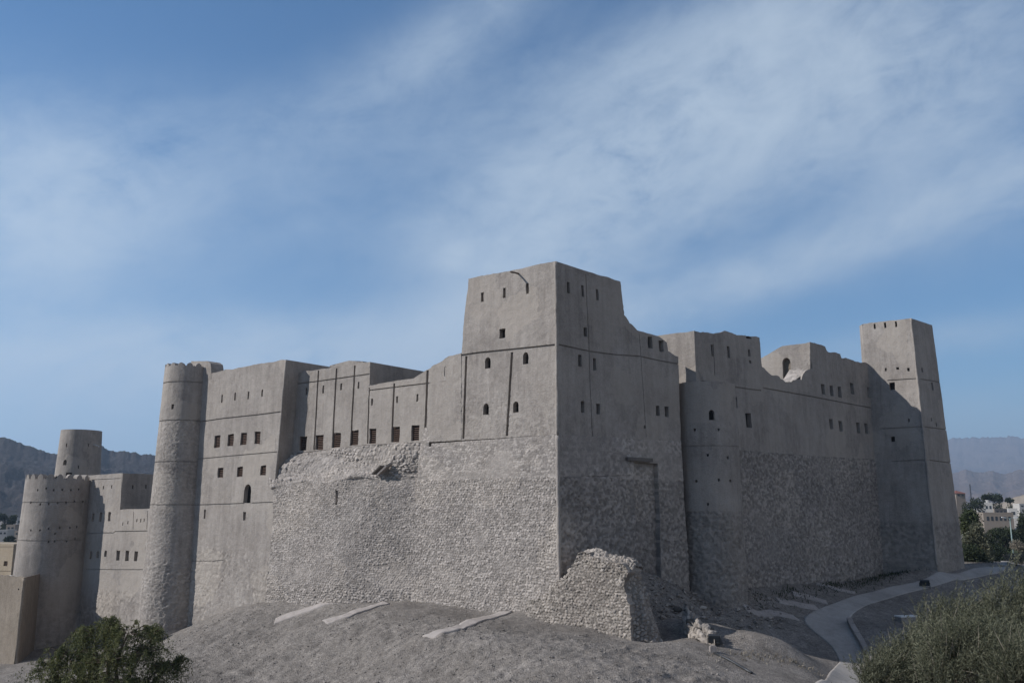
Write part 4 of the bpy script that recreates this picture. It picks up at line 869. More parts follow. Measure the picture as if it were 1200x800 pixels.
def drape(name, L3, R3, mat, lift, nu=160, nv=8, parent=None, thick=0.0, tone=None):
    L3, R3 = np.array(L3), np.array(R3)
    def rs(P_, n):
        d = np.concatenate([[0], np.cumsum(np.linalg.norm(np.diff(P_, axis=0), axis=1))]); t = np.linspace(0, d[-1], n); return np.stack([np.interp(t, d, P_[:, k]) for k in range(3)], 1)
    a, b = rs(L3, nu), rs(R3, nu); f = np.linspace(0, 1, nv)[:, None, None]; G = a[None] * (1 - f) + b[None] * f
    # round the polyline a little
    for _ in range(6): G[:, 1:-1] = 0.25 * G[:, :-2] + 0.5 * G[:, 1:-1] + 0.25 * G[:, 2:]
    z = zfine(G[..., 0], G[..., 1])[0]; G[..., 2] = z + lift
    idx = np.arange(nv * nu).reshape(nv, nu); q = np.stack([idx[:-1, :-1], idx[:-1, 1:], idx[1:, 1:], idx[1:, :-1]], -1).reshape(-1, 4)
    V = G.reshape(-1, 3)
    if thick:
        rim = np.concatenate([idx[0], idx[1:, -1], idx[-1, -2::-1], idx[-2:0:-1, 0]]); lo = V[rim] - (0, 0, thick); n = len(rim); k = np.arange(n); base = len(V)
        V = np.concatenate([V, lo]); q = np.concatenate([q, np.stack([rim, base + k, base + (k + 1) % n, np.roll(rim, -1)], 1)])
    return mesh_obj(name, V, [q], mat, parent, np.full(len(V), 0.5) if tone is None else tone, True)
path = drape('path', pl3, pr3, MAT['path'], 0.05, 240, 22, thick=0.3); path['kind'] = 'structure'

# ------------------------------------------------------------------ mountains
def ridge_mesh(name, pts, dist, depth, seed, mat, label, rough=0.32, na=420, nr=46, ztop_back=0.4):
    az = np.array([azel(u, v)[0] for u, v in pts]); el = np.array([math.tan(azel(u, v)[1]) for u, v in pts])
    A = np.linspace(az[0], az[-1], na); H = np.interp(A, az, el); kr = np.hanning(9); H = np.convolve(np.pad(H, 4, mode='edge'), kr / kr.sum(), 'valid')
    f = np.linspace(0, 1, nr)[:, None]; D = dist * (1 - depth * (1 - f)) * np.ones((1, na))
    X = D * np.sin(A)[None]; Y = D * np.cos(A)[None]; k = 1 / dist
    top = H[None] * dist
    wx = X * k + 0.015 * fbm(X * k * 22, Y * k * 22, seed + 11, 3); wy = Y * k + 0.015 * fbm(X * k * 22 + 5, Y * k * 22, seed + 12, 3)
    n = ridged(wx * 13, wy * 13, seed, 7, 0.6); n2 = ridged(wx * 38, wy * 38, seed + 3, 6, 0.62)
    prof = f ** 0.75
    Z = -20 + (top + 20) * np.clip(prof * (1 - (1 - f) ** 0.8 * rough * 2.6 * (1.05 - n)) - 0.24 * (1 - n2) * np.sqrt(np.clip(f * (1 - f), 0, 1)), 0, 1)
    Z = Z + fbm(A[None] * 420 + 0 * f, 0 * A[None] + 0.5, seed + 6, 4) * top * 0.035 * f ** 10
    bx = X[-1] * (1 + depth * 0.5); by = Y[-1] * (1 + depth * 0.5)
    X = np.concatenate([X, bx[None]]); Y = np.concatenate([Y, by[None]]); Z = np.concatenate([Z, np.full((1, na), -20.0)]); nr += 1
    idx = np.arange(nr * na).reshape(nr, na); q = np.stack([idx[:-1, :-1], idx[:-1, 1:], idx[1:, 1:], idx[1:, :-1]], -1).reshape(-1, 4)
    t = np.concatenate([0.3 + 0.5 * n, np.full((1, na), 0.5)])
    o = mesh_obj(name, np.stack([X, Y, Z], -1).reshape(-1, 3), [q], mat, None, t.ravel(), True); o['kind'] = 'structure'; return o
ridge_mesh('hills', [(-700, 470), (-500, 490), (-300, 470), (-160, 515), (-60, 505), (-20, 508), (3, 512), (12, 514), (22, 519), (32, 521), (45, 526), (60, 531), (85, 534), (104, 528), (114, 521), (121, 523.5), (130, 529), (138, 529), (143, 527.5), (150, 529.5), (158, 530), (166, 532), (175, 532), (186, 535), (230, 545), (300, 552), (380, 565)], 1700, 0.42, 41, MAT['mountain_rock'], '', 0.34, 520, 60)
ridge_mesh('hills', [(1000, 560), (1060, 552), (1100, 556), (1117, 553.5), (1124, 553), (1131, 549), (1137, 551), (1142, 553), (1150, 553.5), (1158, 552.5), (1163, 550.8), (1170, 554), (1177, 555.5), (1184, 553), (1192, 551), (1200, 549.5), (1260, 545), (1340, 552), (1500, 556), (1700, 560)], 5200, 0.4, 57, MAT['far_rock'], '', 0.36, 420, 44)
ridge_mesh('hills', [(900, 535), (1000, 522), (1060, 518), (1100, 515), (1120, 513.5), (1150, 512), (1170, 512.5), (1186, 511), (1200, 513), (1260, 508), (1350, 514), (1500, 520), (1700, 530)], 10500, 0.3, 63, MAT['far_rock'], '', 0.22, 300, 36)
ridge_mesh('hills', [(1150, 592), (1176, 588), (1188, 582.5), (1200, 579), (1225, 576), (1260, 578), (1320, 590)], 900, 0.35, 67, MAT['ochre'], '', 0.2, 120, 24)

# ------------------------------------------------------------------ haze: one box of air
hb = MB(); Hx, Hy, Hz = 14000, 15500, 1250
hb.box((0, 1500, (Hz - 24) / 2), (Hx, 0, 0), (0, Hy, 0), (0, 0, (Hz + 24) / 2))
hm = bpy.data.materials.new('haze'); hm.use_nodes = True; hn = hm.node_tree.nodes; hl = hm.node_tree.links; hn.clear()
ho = hn.new('ShaderNodeOutputMaterial'); hv = hn.new('ShaderNodeVolumePrincipled'); hl.new(hv.outputs[0], ho.inputs['Volume'])
hv.inputs['Color'].default_value = (0.58, 0.76, 1.0, 1); hv.inputs['Density'].default_value = 0.00012; hv.inputs['Anisotropy'].default_value = 0.2
haze = hb.build('haze', hm); haze['kind'] = 'stuff'
# ------------------------------------------------------------------ small structures around the fort
rng = np.random.RandomState(5)
def rock_shape(r, seed, n=3, sq=(1, 1, 1), rough=0.35):
    """an irregular stone: subdivided octahedron pushed by noise"""
    V = [np.array(p, float) for p in ((1, 0, 0), (-1, 0, 0), (0, 1, 0), (0, -1, 0), (0, 0, 1), (0, 0, -1))]
    Fc = [(0, 2, 4), (2, 1, 4), (1, 3, 4), (3, 0, 4), (2, 0, 5), (1, 2, 5), (3, 1, 5), (0, 3, 5)]
    for _ in range(n):
        mid = {}; nf = []
        def mp(a, b):
            k = (min(a, b), max(a, b))
            if k not in mid: p = V[a] + V[b]; V.append(p / np.linalg.norm(p)); mid[k] = len(V) - 1
            return mid[k]
        for a, b, c in Fc:
            ab, bc, ca = mp(a, b), mp(b, c), mp(c, a); nf += [(a, ab, ca), (ab, b, bc), (ca, bc, c), (ab, bc, ca)]
        Fc = nf
    A = np.array(V); d = 1 + rough * fbm(A[:, 0] * 1.3 + seed * 3.1 + A[:, 2] * 0.7, A[:, 1] * 1.3 + A[:, 2] * 0.9 + seed, seed, 3) + rough * 0.5 * fbm(A[:, 0] * 4 + seed, A[:, 1] * 4 + A[:, 2] * 3, seed + 1, 2)
    return A * d[:, None] * r * np.array(sq), np.array(Fc)
# ---- ruined wall carrying on from the keep's lit face
PN = PL.off(1.0); PN.b = 0.10; PN.z0 = -8.0
E = empty('ruined_wall', tuple(PN.P(PN.px(705, 720)[0], -10.0, 0.8)), 'broken stub of rough stone walling standing in front of the near corner', 'wall')
o = pxl(PN, [(640, 700), (650, 684), (655, 679), (658.5, 680.5), (666, 673), (671, 661), (675, 655), (678.5, 647.5), (692, 646.5), (694.5, 652), (701, 653), (710, 655.5), (722, 657), (731, 659.5), (735, 664), (737.5, 670), (731, 684), (735, 697), (738.5, 708), (741, 723), (740.5, 750)], 1)
o = [(PN.px(640, 721)[0] - 2.0, -13.0)] + [(PN.px(640, 721)[0] - 2.0, PN.px(640, 705)[1])] + o + [(PN.px(741, 750)[0] + 0.2, -13.0)]
relief('masonry', PN, o, [], 0.062, d_mix(d_rubble(0.30, 0.22, 0.15, 201, 0.15, -0.7), d_rubble(0.30, 0.21, 0.26, 202, 0.25, -0.5), lambda s, z: smooth(PN.px(700, 672)[1] - 0.5, PN.px(700, 668)[1] + 0.6, z)), 1.9, MAT['ruin_stone'], E, rough=0.22, seed=30)
fr = [PN.P(*PN.px(u, v), 0.12) for u, v in ((731, 667), (726, 684), (729, 697), (732, 708), (735, 723), (735, 757))]
bk = [PN.P(*PN.px(u, v), 0) + np.append(-nL, 0) * k for u, v, k in ((733, 671, 2.0), (736, 686, 2.2), (741, 700, 2.2), (744, 717, 2.2), (752, 738, 2.2), (758, 757, 2.2))]
mdl = [(np.array(a) + np.array(b)) / 2 + np.append(dL, 0) * 0.35 for a, b in zip(fr, bk)]
loft('broken_end', [fr, mdl, bk], MAT['ruin_stone'], E, 150, 56, 0.22, 0.30, 0.24, 203, 0.3)
tp = [PN.P(*PN.px(u, v + 3), 0.15) for u, v in ((658, 680), (671, 661), (680, 648), (692, 648), (710, 656), (731, 660), (737, 668))]
tpb = [q + np.append(-nL, 0) * 2.0 + (0, 0, 0.12) for q in tp]
loft('rubble_top', [tp, [(a + b) / 2 + (0, 0, 0.35) for a, b in zip(tp, tpb)], tpb], MAT['ruin_stone'], E, 150, 50, 0.24, 0.30, 0.26, 204, 0.15)
# ---- low remnant further along, with a floodlight at its end
wp = [at(u, v, Y) for u, v, Y in ((802, 733, 73), (812, 739, 71.8), (822, 745, 70.6), (833, 751.5, 69.4), (841, 757, 68.4))]
for q in wp: q[2] = min(q[2], zg(q[0], q[1]))
E = empty('wall_remnant', tuple(wp[2]), 'low crumbling wall remnant, half sunlit, beyond the broken stone stub', 'wall')
hts = [1.9, 1.25, 0.85, 0.75, 0.4]; rowsL, rowsT, rowsR = [], [], []
for q, h in zip(wp, hts):
    sd = np.array([-0.55, -0.83, 0]) ; rowsL.append(q + sd * 0.55 - (0, 0, 0.3)); rowsT.append(q + (0, 0, h)); rowsR.append(q - sd * 0.7 - (0, 0, 0.3))
loft('masonry', [rowsL, [a * 0.4 + b * 0.6 + sd * 0.35 for a, b in zip(rowsL, rowsT)], rowsT, [a * 0.4 + b * 0.6 - sd * 0.35 for a, b in zip(rowsR, rowsT)], rowsR], MAT['ruin_stone'], E, 80, 40, 0.30, 0.42, 0.32, 207, 0.45)
for k in range(9):
    i = k % 5; q = wp[i] + rng.uniform(-0.5, 0.5, 3) * (1.5, 1.0, 0) + (0, 0, hts[i] * 0.72); V_, F_ = rock_shape(rng.uniform(0.16, 0.34), 300 + k, 2, (1.2, 0.9, 0.7)); m = MB(); m.add(V_ + q, [], F_)
    m.build('loose_stone', MAT['ruin_stone'], E, True)
def floodlight(p, name, label, sx=0.5, group=None, face=(0.3, 0.95)):
    E = empty(name, tuple(p), label, 'floodlight', group); f = np.array([face[0], face[1], 0]); f /= np.linalg.norm(f); r = np.array([f[1], -f[0], 0]); c = p + (0, 0, 0.55)
    u = np.array([0, 0, 1.0]) * 0.9 + f * -0.4; u /= np.linalg.norm(u); n = np.cross(r, u)
    m = MB(); m.box(c, r * sx, u * 0.30, n * 0.14); m.box(c - n * 0.17, r * sx * 0.7, u * 0.2, n * 0.05); o = m.build('housing', MAT['metal_dark'], E)
    m = MB(); m.box(c + n * 0.155, r * sx * 0.88, u * 0.24, n * 0.012); m.build('glass', MAT['glass_dark'], o)
    m = MB()
    for sg in (-1, 1): m.tube([p + r * sg * (sx + 0.05) - (0, 0, 0.15), p + r * sg * (sx + 0.05) + (0, 0, 0.6)], 0.035, 6)
    m.tube([p - r * (sx + 0.05) + (0, 0, 0.1), p + r * (sx + 0.05) + (0, 0, 0.1)], 0.03, 6); m.build('bracket', MAT['metal_dark'], E)
floodlight(onground(837.5, 757), 'floodlight', 'black floodlight at the lower end of the crumbling wall remnant', 0.42)
floodlight(onground(1084, 688.5), 'floodlight', 'small black floodlight box standing alone beside the shaded path', 0.48)
# pale plinth with a dark pipe running down the bank
q = onground(835.5, 764); E = empty('marker_post', tuple(q), 'small pale concrete post where the black pipe leaves the bank top', 'post')
m = MB(); m.box(q + (0, 0, 0.1), (0.22, 0, 0), (0, 0.2, 0), (0, 0, 0.3)); m.box(q + (0, 0, 0.43), (0.17, 0, 0), (0, 0.15, 0), (0, 0, 0.035)); m.build('post', MAT['concrete'], E)
pp = [onground(u, v) + (0, 0, 0.10) for u, v in ((838, 766.5), (845, 769.5), (853, 773.5), (862, 778.5), (872, 784.5), (881, 789.5))]
m = MB(); m.tube(pp, 0.085, 8); tag(m.build('pipe', MAT['metal_dark'], None, True), 'thin black pipe lying down the sunlit bank', 'pipe')

# ---- drain flumes
def flume(line, w, label, group, mat='concrete'):
    a = [onground(u, v) for u, v in line]; d = a[-1] - a[0]; d[2] = 0; d /= np.linalg.norm(d); n = np.array([-d[1], d[0], 0]) * w / 2
    o = drape('drain_flume', [p - n for p in a], [p + n for p in a], MAT[mat], 0.10, 40, 7, thick=0.4)
    me = o.data; c = np.mean([v.co for v in me.vertices], axis=0)
    for v in me.vertices: v.co = v.co - Vector(c)
    o.location = c
    return tag(o, label, 'drain', group)
gS = 'pale concrete drain strips on the sunlit terrace'; gD = 'concrete drain strips on the shaded bank'
flume([(322, 728.5), (345, 720), (368, 711.5), (388, 705.5)], 1.35, 'sunlit concrete drain strip, leftmost of the three on the terrace', gS)
flume([(381, 729.5), (405, 721.5), (430, 713), (453, 706)], 1.35, 'sunlit concrete drain strip, middle of the three on the terrace', gS)
flume([(503, 747.5), (530, 738), (560, 727), (593, 716.5)], 1.4, 'sunlit concrete drain strip nearest the broken stone stub', gS)
flume([(873, 713.5), (900, 718), (933, 724)], 0.9, 'shaded drain strip on the bank, closest to the round bastion', gD)
flume([(911, 703.5), (932, 707.5), (957, 712)], 0.9, 'shaded drain strip on the bank, second from the round bastion', gD)
flume([(929, 695.5), (948, 700), (969, 706)], 0.9, 'shaded drain strip on the bank, third from the round bastion', gD)
flume([(957, 684.5), (978, 689.5), (1002, 695)], 0.9, 'shaded drain strip on the bank, closest to the far square tower', gD)
# ---- kerb wall along the path
ka = [onground(u, v) for u, v in ((995.5, 729), (1001, 740), (1009, 754), (1018, 771), (1027, 787))]
m = MB()
for a, b in zip(ka[:-1], ka[1:]):
    d = b - a; L_ = np.linalg.norm(d); d /= L_; n = np.cross(d, (0, 0, 1)); n /= np.linalg.norm(n); k = max(2, int(L_ / 0.9))
    for i in range(k):
        c = a + d * L_ * (i + 0.5) / k + (0, 0, 0.12 + rng.uniform(-0.02, 0.02)) + n * rng.uniform(-0.03, 0.03); m.box(c, d * (L_ / k / 2 - 0.012), n * 0.24, (0, 0, 0.36))
kb = m.build('kerb_wall', MAT['concrete'], None); tag(kb, 'low stone kerb wall along the right edge of the path', 'kerb')
q = onground(1064, 729); E = empty('concrete_block', tuple(q), 'white topped long concrete block behind the grey green bushes', 'block')
m = MB(); m.box(q + (0, 0, 0.25), (1.0, 0.25, 0), (-0.12, 0.45, 0), (0, 0, 0.32)); m.build('block', MAT['concrete'], E); m = MB(); m.box(q + (0, 0, 0.60), (1.05, 0.26, 0), (-0.13, 0.5, 0), (0, 0, 0.05)); m.build('slab', MAT['white'], E)
# ------------------------------------------------------------------ loose stones: too many to count
def inside_fort(x, y):
    P_ = np.stack([x, y], 1); return ((P_ - C0[:2]) @ nL < 2.4) & ((P_ - C0[:2]) @ nR < 0.5) & ((P_ - K0) @ PK.n < 0.3)
def scatter(name, n, smin, smax, mat, az0, az1, r0, r1, seed, mask=None):
    rs = np.random.RandomState(seed); az = rs.uniform(R(az0), R(az1), n); rr_ = np.sqrt(rs.uniform(r0 ** 2, r1 ** 2, n)); x = rr_ * np.sin(az); y = rr_ * np.cos(az)
    k = ~inside_fort(x, y) & (PM(x, y) < 0.4)
    if mask is not None: k &= mask(x, y, rs)
    x, y = x[k], y[k]; z = zfine(x, y)[0]; n = len(x); sz = smin * (smax / smin) ** (rs.uniform(0, 1, n) ** 2.2)
    base = np.array([(1, 0, 0), (-1, 0, 0), (0, 1, 0), (0, -1, 0), (0, 0, 1), (0, 0, -1), (.7, .7, .5), (-.7, .6, .55), (.1, -.8, .6)], float)
    Fc = np.array([(0, 6, 8), (6, 2, 7), (6, 7, 4), (6, 4, 8), (7, 1, 8), (7, 8, 4), (2, 1, 7), (8, 3, 0), (1, 3, 8), (0, 2, 6), (0, 5, 2), (2, 5, 1), (1, 5, 3), (3, 5, 0)])
    V = base[None] * (1 + rs.uniform(-0.35, 0.35, (n, 9, 1))) * sz[:, None, None] * rs.uniform(0.6, 1.2, (n, 1, 3)) * (1, 1, 0.7)
    th = rs.uniform(0, 6.28, n); c, s = np.cos(th)[:, None], np.sin(th)[:, None]; V = np.stack([V[..., 0] * c - V[..., 1] * s, V[..., 0] * s + V[..., 1] * c, V[..., 2]], -1)
    V += np.stack([x, y, z + sz * 0.2], 1)[:, None]; fcs = (Fc[None] + (np.arange(n) * 9)[:, None, None]).reshape(-1, 3)
    o = mesh_obj(name, V.reshape(-1, 3), [fcs], mat, None, np.repeat(rs.uniform(0.2, 0.8, n), 9), False); o['kind'] = 'stuff'; return o
def bankmask(x, y, rs):
    q = -0.609 * x - 0.793 * y; w = smooth(-60.5, -55, q) * 0.9 + 0.12; return rs.uniform(0, 1, len(x)) < w
scatter('gravel', 30000, 0.025, 0.11, MAT['ground_stone'], -34, 30, 48, 100, 21, bankmask)
scatter('rubble', 2600, 0.08, 0.34, MAT['ruin_stone'], 6, 21, 74, 94, 22, lambda x, y, rs: ((np.stack([x, y], 1) - C0[:2]) @ nR < 5.5) | ((np.stack([x, y], 1) - K0) @ PK.n < 3.5) & (rs.uniform(0, 1, len(x)) < 0.8))
# ------------------------------------------------------------------ vegetation
def blades(P0, D, Ln, Wd, tone, bend=None, rs=None):
    """slender two-triangle leaves: base points, directions, lengths, widths"""
    n = len(P0); D = D / (np.linalg.norm(D, axis=1, keepdims=True) + 1e-9); a = np.cross(D, rs.normal(size=(n, 3))); a /= np.linalg.norm(a, axis=1, keepdims=True) + 1e-9
    w = Wd[:, None] * 0.5; mid = P0 + D * (Ln * 0.45)[:, None]; tip = P0 + D * Ln[:, None]
    if bend is not None: tip = tip + bend * Ln[:, None]
    V = np.stack([P0, mid + a * w, tip, mid - a * w], 1); return V, np.repeat(tone, 4)
class Leaves:
    def __init__(s): s.V = []; s.T = []
    def add(s, V, t): s.V.append(V.reshape(-1, 3)); s.T.append(t)
    def build(s, name, mat, parent):
        V = np.concatenate(s.V); n = len(V) // 4; q = np.arange(n * 4).reshape(n, 4); return mesh_obj(name, V, [q], mat, parent, np.concatenate(s.T), False)
def limb_net(base, tips, rs, r0=0.2, mb=None):
    """trunk and limbs: every tip gets a curved limb that leaves the trunk at its own height"""
    for t, rr_ in tips:
        p = np.array(base); k = 7; pts = []; f = np.linspace(0, 1, k)
        for g in f: 
            q = p * (1 - g) + t * g; q = q + np.array([0, 0, 1]) * np.sin(g * math.pi) * 0.12 * np.linalg.norm(t - p) * 0.5 + rs.normal(size=3) * 0.05 * np.sin(g * math.pi) * np.linalg.norm(t - p) * 0.4; pts.append(q)
        mb.tube(pts, list(np.linspace(rr_, rr_ * 0.25, k)), 6)
def weeping_tree(lobes, base, label, name='weeping_tree', nclump=46, seed=1, mat='weeping_leaf'):
    rs = np.random.RandomState(seed); E = empty(name, tuple(base), label, 'tree'); mb = MB()
    top = np.mean([l[0] for l in lobes], axis=0); fork = base * 0.45 + top * 0.55 - (0, 0, 0.6)
    mb.tube([base - (0, 0, 0.4), base * 0.7 + fork * 0.3 + (0.15, 0, 0), fork], [0.34, 0.27, 0.22], 10); limb_net(fork, [(l[0], 0.13) for l in lobes], rs, mb=mb)
    Lv = Leaves()
    for c, r in lobes:
        c = np.array(c); r = np.array(r); n = int(nclump * r[0])
        d = rs.normal(size=(n, 3)); d /= np.linalg.norm(d, axis=1, keepdims=True); d[:, 2] = np.abs(d[:, 2]) * 0.9 - 0.15; P_ = c + d * r * (rs.uniform(0.35, 1.05, (n, 1)))
        for p in P_:
            tn = rs.uniform(0.1, 0.9); ns = rs.randint(4, 8); mb.tube([c * 0.6 + p * 0.4, p], [0.03, 0.015], 4, False)
            for _ in range(ns):
                out = (p - c) / r; h = np.array([out[0], out[1], 0.25]) + rs.normal(size=3) * 0.5; L_ = rs.uniform(0.6, 2.0); m = 24; t = np.linspace(0, 1, m)
                st = p + h * 0.45 * t[:, None] * L_ + np.stack([0 * t, 0 * t, -(t ** 1.6) * L_ * 0.95], 1)
                dd = np.array([0, 0, -0.55]) + rs.normal(size=(m, 3)) * 0.65; V, tt = blades(st + rs.normal(size=(m, 3)) * 0.03, dd, rs.uniform(0.09, 0.19, m), rs.uniform(0.025, 0.05, m), np.clip(tn + rs.normal(size=m) * 0.15, 0, 1), None, rs); Lv.add(V, tt)
    mb.build('trunk', MAT['bark'], E, True); Lv.build('crown', MAT[mat], E); return E
base = np.array([-18.6, 42.0, zg(-18.6, 42.0)])
def lb(u, v, Y, ru, rv): k = Y / 1068; return (at(u, v, Y), (ru * k, ru * k * 0.9, rv * k))
weeping_tree([lb(112, 744, 42, 24, 22), lb(150, 742, 41.2, 26, 18), lb(82, 768, 42.5, 30, 24), lb(62, 782, 42.2, 20, 26), lb(125, 775, 40.8, 34, 26), lb(168, 764, 41.4, 22, 26), lb(192, 780, 41.5, 18, 14), lb(213, 772, 41.8, 9, 7), lb(60, 806, 42, 18, 22), lb(100, 802, 41, 38, 22), lb(150, 803, 40.6, 40, 20), lb(182, 740, 43, 9, 8), lb(130, 728, 41.8, 10, 10), lb(95, 740, 42.6, 12, 12)],
             base, 'dark green weeping tree at the lower left below the round towers', nclump=25, seed=3)
def feather_shrub(u, vtop, Y, wpx, hvis, label, seed, n=420, lean=0.35, mat='grey_leaf', name='desert_shrub', group=None):
    """many upright wispy shoots fanning out of a low stool"""
    rs = np.random.RandomState(seed); k = Y / 1068; t = at(u, vtop, Y); w = wpx * k / 2; zgr = zg(t[0], Y); zl = t[2] - hvis * k
    E = empty(name, (t[0], Y, zgr), label, 'shrub', group); base = np.array([t[0], Y, zgr]); mb = MB(); Lv = Leaves(); stems = []
    H = t[2] - zl
    ns = 16
    for i in range(ns):
        a = 2 * math.pi * i / ns + rs.uniform(-0.3, 0.3); rr_ = rs.uniform(0.25, 0.8); q = np.array([t[0] + math.cos(a) * w * rr_, Y + math.sin(a) * w * rr_ * 0.8, zl + H * rs.uniform(0.25, 0.75) * (1 - 0.45 * rr_)]); stems.append(q)
        b = base + (math.cos(a) * 0.2, math.sin(a) * 0.2, -0.2); mb.tube([b, b * 0.5 + q * 0.5 + rs.normal(size=3) * 0.2, q], [0.07, 0.05, 0.02], 5, False)
    for i in range(n):
        a = rs.uniform(0, 2 * math.pi); rr_ = math.sqrt(rs.uniform(0, 1)); dome = math.sqrt(max(0.0, 1 - rr_ * rr_)); f = rs.uniform(0.0, 1.0) ** 0.6
        lump = 0.70 + 0.48 * vnoise(np.array([a * 1.6 + seed]), np.array([rr_ * 3.0 + seed]), seed)[0]
        p = np.array([t[0] + math.cos(a) * rr_ * w, Y + math.sin(a) * rr_ * w * 0.85, zl + (H - 0.55) * f * (0.35 + 0.65 * dome) * lump]); tn = np.clip(rs.normal(0.5, 0.32), 0, 1)
        for s_ in range(3):
            d = np.array([math.cos(a) * rr_ * 0.6 + lean, math.sin(a) * rr_ * 0.5, 0.95]) + rs.normal(size=3) * 0.28; d /= np.linalg.norm(d); L_ = rs.uniform(0.4, 1.15); m = 30; tt_ = np.linspace(0.05, 1, m)
            st = p + d * L_ * tt_[:, None] + np.array([lean * 0.35, 0, -0.12]) * (tt_ ** 2)[:, None] * L_
            dd = d[None] * 0.9 + rs.normal(size=(m, 3)) * 0.55; V, c_ = blades(st, dd, rs.uniform(0.05, 0.14, m), rs.uniform(0.010, 0.024, m), np.clip(tn + rs.normal(size=m) * 0.18, 0, 1), None, rs); Lv.add(V, c_)
    Dd = Leaves(); nd = int(n * 0.22); aa = rs.uniform(0, 2 * math.pi, nd); q_ = np.sqrt(rs.uniform(0.2, 1, nd)); P_ = np.stack([t[0] + np.cos(aa) * q_ * w, Y + np.sin(aa) * q_ * w * 0.85, zl + H * rs.uniform(0.15, 0.95, nd) * (1 - 0.55 * q_ ** 2)], 1)
    V, c_ = blades(P_, np.stack([np.cos(aa) * 0.5 + lean, np.sin(aa) * 0.4, 0 * aa + 0.9], 1) + rs.normal(size=(nd, 3)) * 0.35, rs.uniform(0.4, 1.0, nd), rs.uniform(0.014, 0.026, nd), rs.uniform(0.2, 0.9, nd), None, rs); Dd.add(V, c_); Dd.build('dead_twigs', MAT['dry_straw'], E)
    mb.build('stems', MAT['bark'], E, True); Lv.build('foliage', MAT[mat], E)
gB = 'grey green feathery shrubs at the lower right'
feather_shrub(1112, 684, 31, 95, 120, 'tall grey green feathery shrub in front of the shaded path, beside the frame edge shrub', 11, 520)
feather_shrub(1192, 655, 29, 105, 150, 'tallest grey green feathery shrub, cut by the right frame edge', 12, 640)
feather_shrub(1070, 735, 28, 85, 75, 'grey green feathery shrub right behind the end of the kerb wall', 13, 420)
feather_shrub(1140, 722, 25, 130, 90, 'broad grey green feathery shrub nearest the viewer at lower right', 14, 620, 0.4)
feather_shrub(1034, 765, 27, 48, 45, 'small low grey green shrub at the left end of the shrub mass', 15, 200)
feather_shrub(1210, 735, 23, 90, 80, 'grey green feathery shrub in the bottom right picture corner', 16, 380)
# dry twigs poking out of the shrubs' left edge
# dark bushes against the far tower's foot and on the bank
def leaf_ball(c, r, n, seed, mat, Lv, size=(0.12, 0.3), up=0.2):
    rs = np.random.RandomState(seed); d = rs.normal(size=(n, 3)); d /= np.linalg.norm(d, axis=1, keepdims=True); rad = rs.uniform(0, 1, (n, 1)) ** 0.45
    lump = 0.75 + 0.5 * vnoise(d[:, 0] * 2.2 + seed, d[:, 2] * 2.2 + d[:, 1] * 1.7, seed)[:, None]; P_ = np.array(c) + d * rad * lump * np.array(r)
    V, t = blades(P_, d * 0.5 + rs.normal(size=(n, 3)) * 0.8 + (0, 0, up), rs.uniform(size[0], size[1], n), rs.uniform(size[0], size[1], n) * 0.55, np.clip(vnoise(P_[:, 0] * 0.8, P_[:, 2] * 0.8 + P_[:, 1] * 0.5, seed + 3) * 0.9 + rs.normal(size=n) * 0.12, 0, 1), None, rs); Lv.add(V, t)
def bush(u, v, Y, ru, rv, label, seed, mat='dark_leaf', n=3500, name='bush', cat='bush', group=None, trunk=True, size=(0.15, 0.4)):
    c = at(u, v, Y); k = Y / 1068; z0 = zg(c[0], c[1]); E = empty(name, (c[0], c[1], z0), label, cat, group); Lv = Leaves(); r = (ru * k, ru * k * 0.8, rv * k)
    rs = np.random.RandomState(seed)
    for i in range(5):
        o_ = rs.uniform(-0.5, 0.5, 3) * r; s_ = rs.uniform(0.5, 0.75); leaf_ball(c + o_, np.array(r) * s_, n // 5, seed * 7 + i, mat, Lv, size)
    if cat == 'tree' and c[2] - z0 > r[2]:
        for i in range(4): leaf_ball(np.array([c[0], c[1], z0 + (c[2] - z0) * (0.25 + 0.14 * i)]) + rs.uniform(-0.6, 0.6, 3) * r, (r[0] * 0.7, r[1] * 0.7, (c[2] - z0) * 0.3), n // 6, seed * 7 + 20 + i, mat, Lv, size)
    if trunk:
        m = MB(); h = c[2] - z0; 
        if h > 0.3: m.tube([(c[0], c[1], z0 - 0.3), (c[0] + 0.1, c[1], z0 + h * 0.5), tuple(c)], [0.10 * h ** 0.5 + 0.04, 0.08 * h ** 0.5 + 0.03, 0.03], 7); limb_net(np.array([c[0], c[1], z0 + h * 0.5]), [(c + rs.uniform(-0.6, 0.6, 3) * r, 0.05) for _ in range(4)], rs, mb=m); m.build('trunk', MAT['bark'], E, True)
    Lv.build('crown', MAT[mat], E); return E
bush(1143, 655, 121, 23, 17, 'dark shaded bush mound right beside the far square tower foot', 31, 'dark_leaf', 5200)
bush(1133, 610, 150, 14, 17, 'olive tree against the right edge of the far square tower', 32, 'palm_leaf', 5200, 'olive_tree', 'tree', size=(0.2, 0.5))
bush(1143, 630, 138, 13, 17, 'paler olive green tree above the dark bush mound', 33, 'grey_leaf', 4200, 'olive_tree', 'tree', size=(0.2, 0.45))
bush(1160, 631, 170, 13, 12, 'round dark tree between the olive trees and the lamp post', 34, 'dark_leaf', 2600, 'broad_tree', 'tree', size=(0.25, 0.5))
bush(1177, 627, 210, 14, 11, 'dark tree just left of the lamp post pole', 35, 'dark_leaf', 2600, 'broad_tree', 'tree', size=(0.3, 0.6))
bush(1198, 622, 200, 9, 20, 'dark tree at the right frame edge behind the lamp post', 36, 'dark_leaf', 2600, 'broad_tree', 'tree', size=(0.3, 0.6))
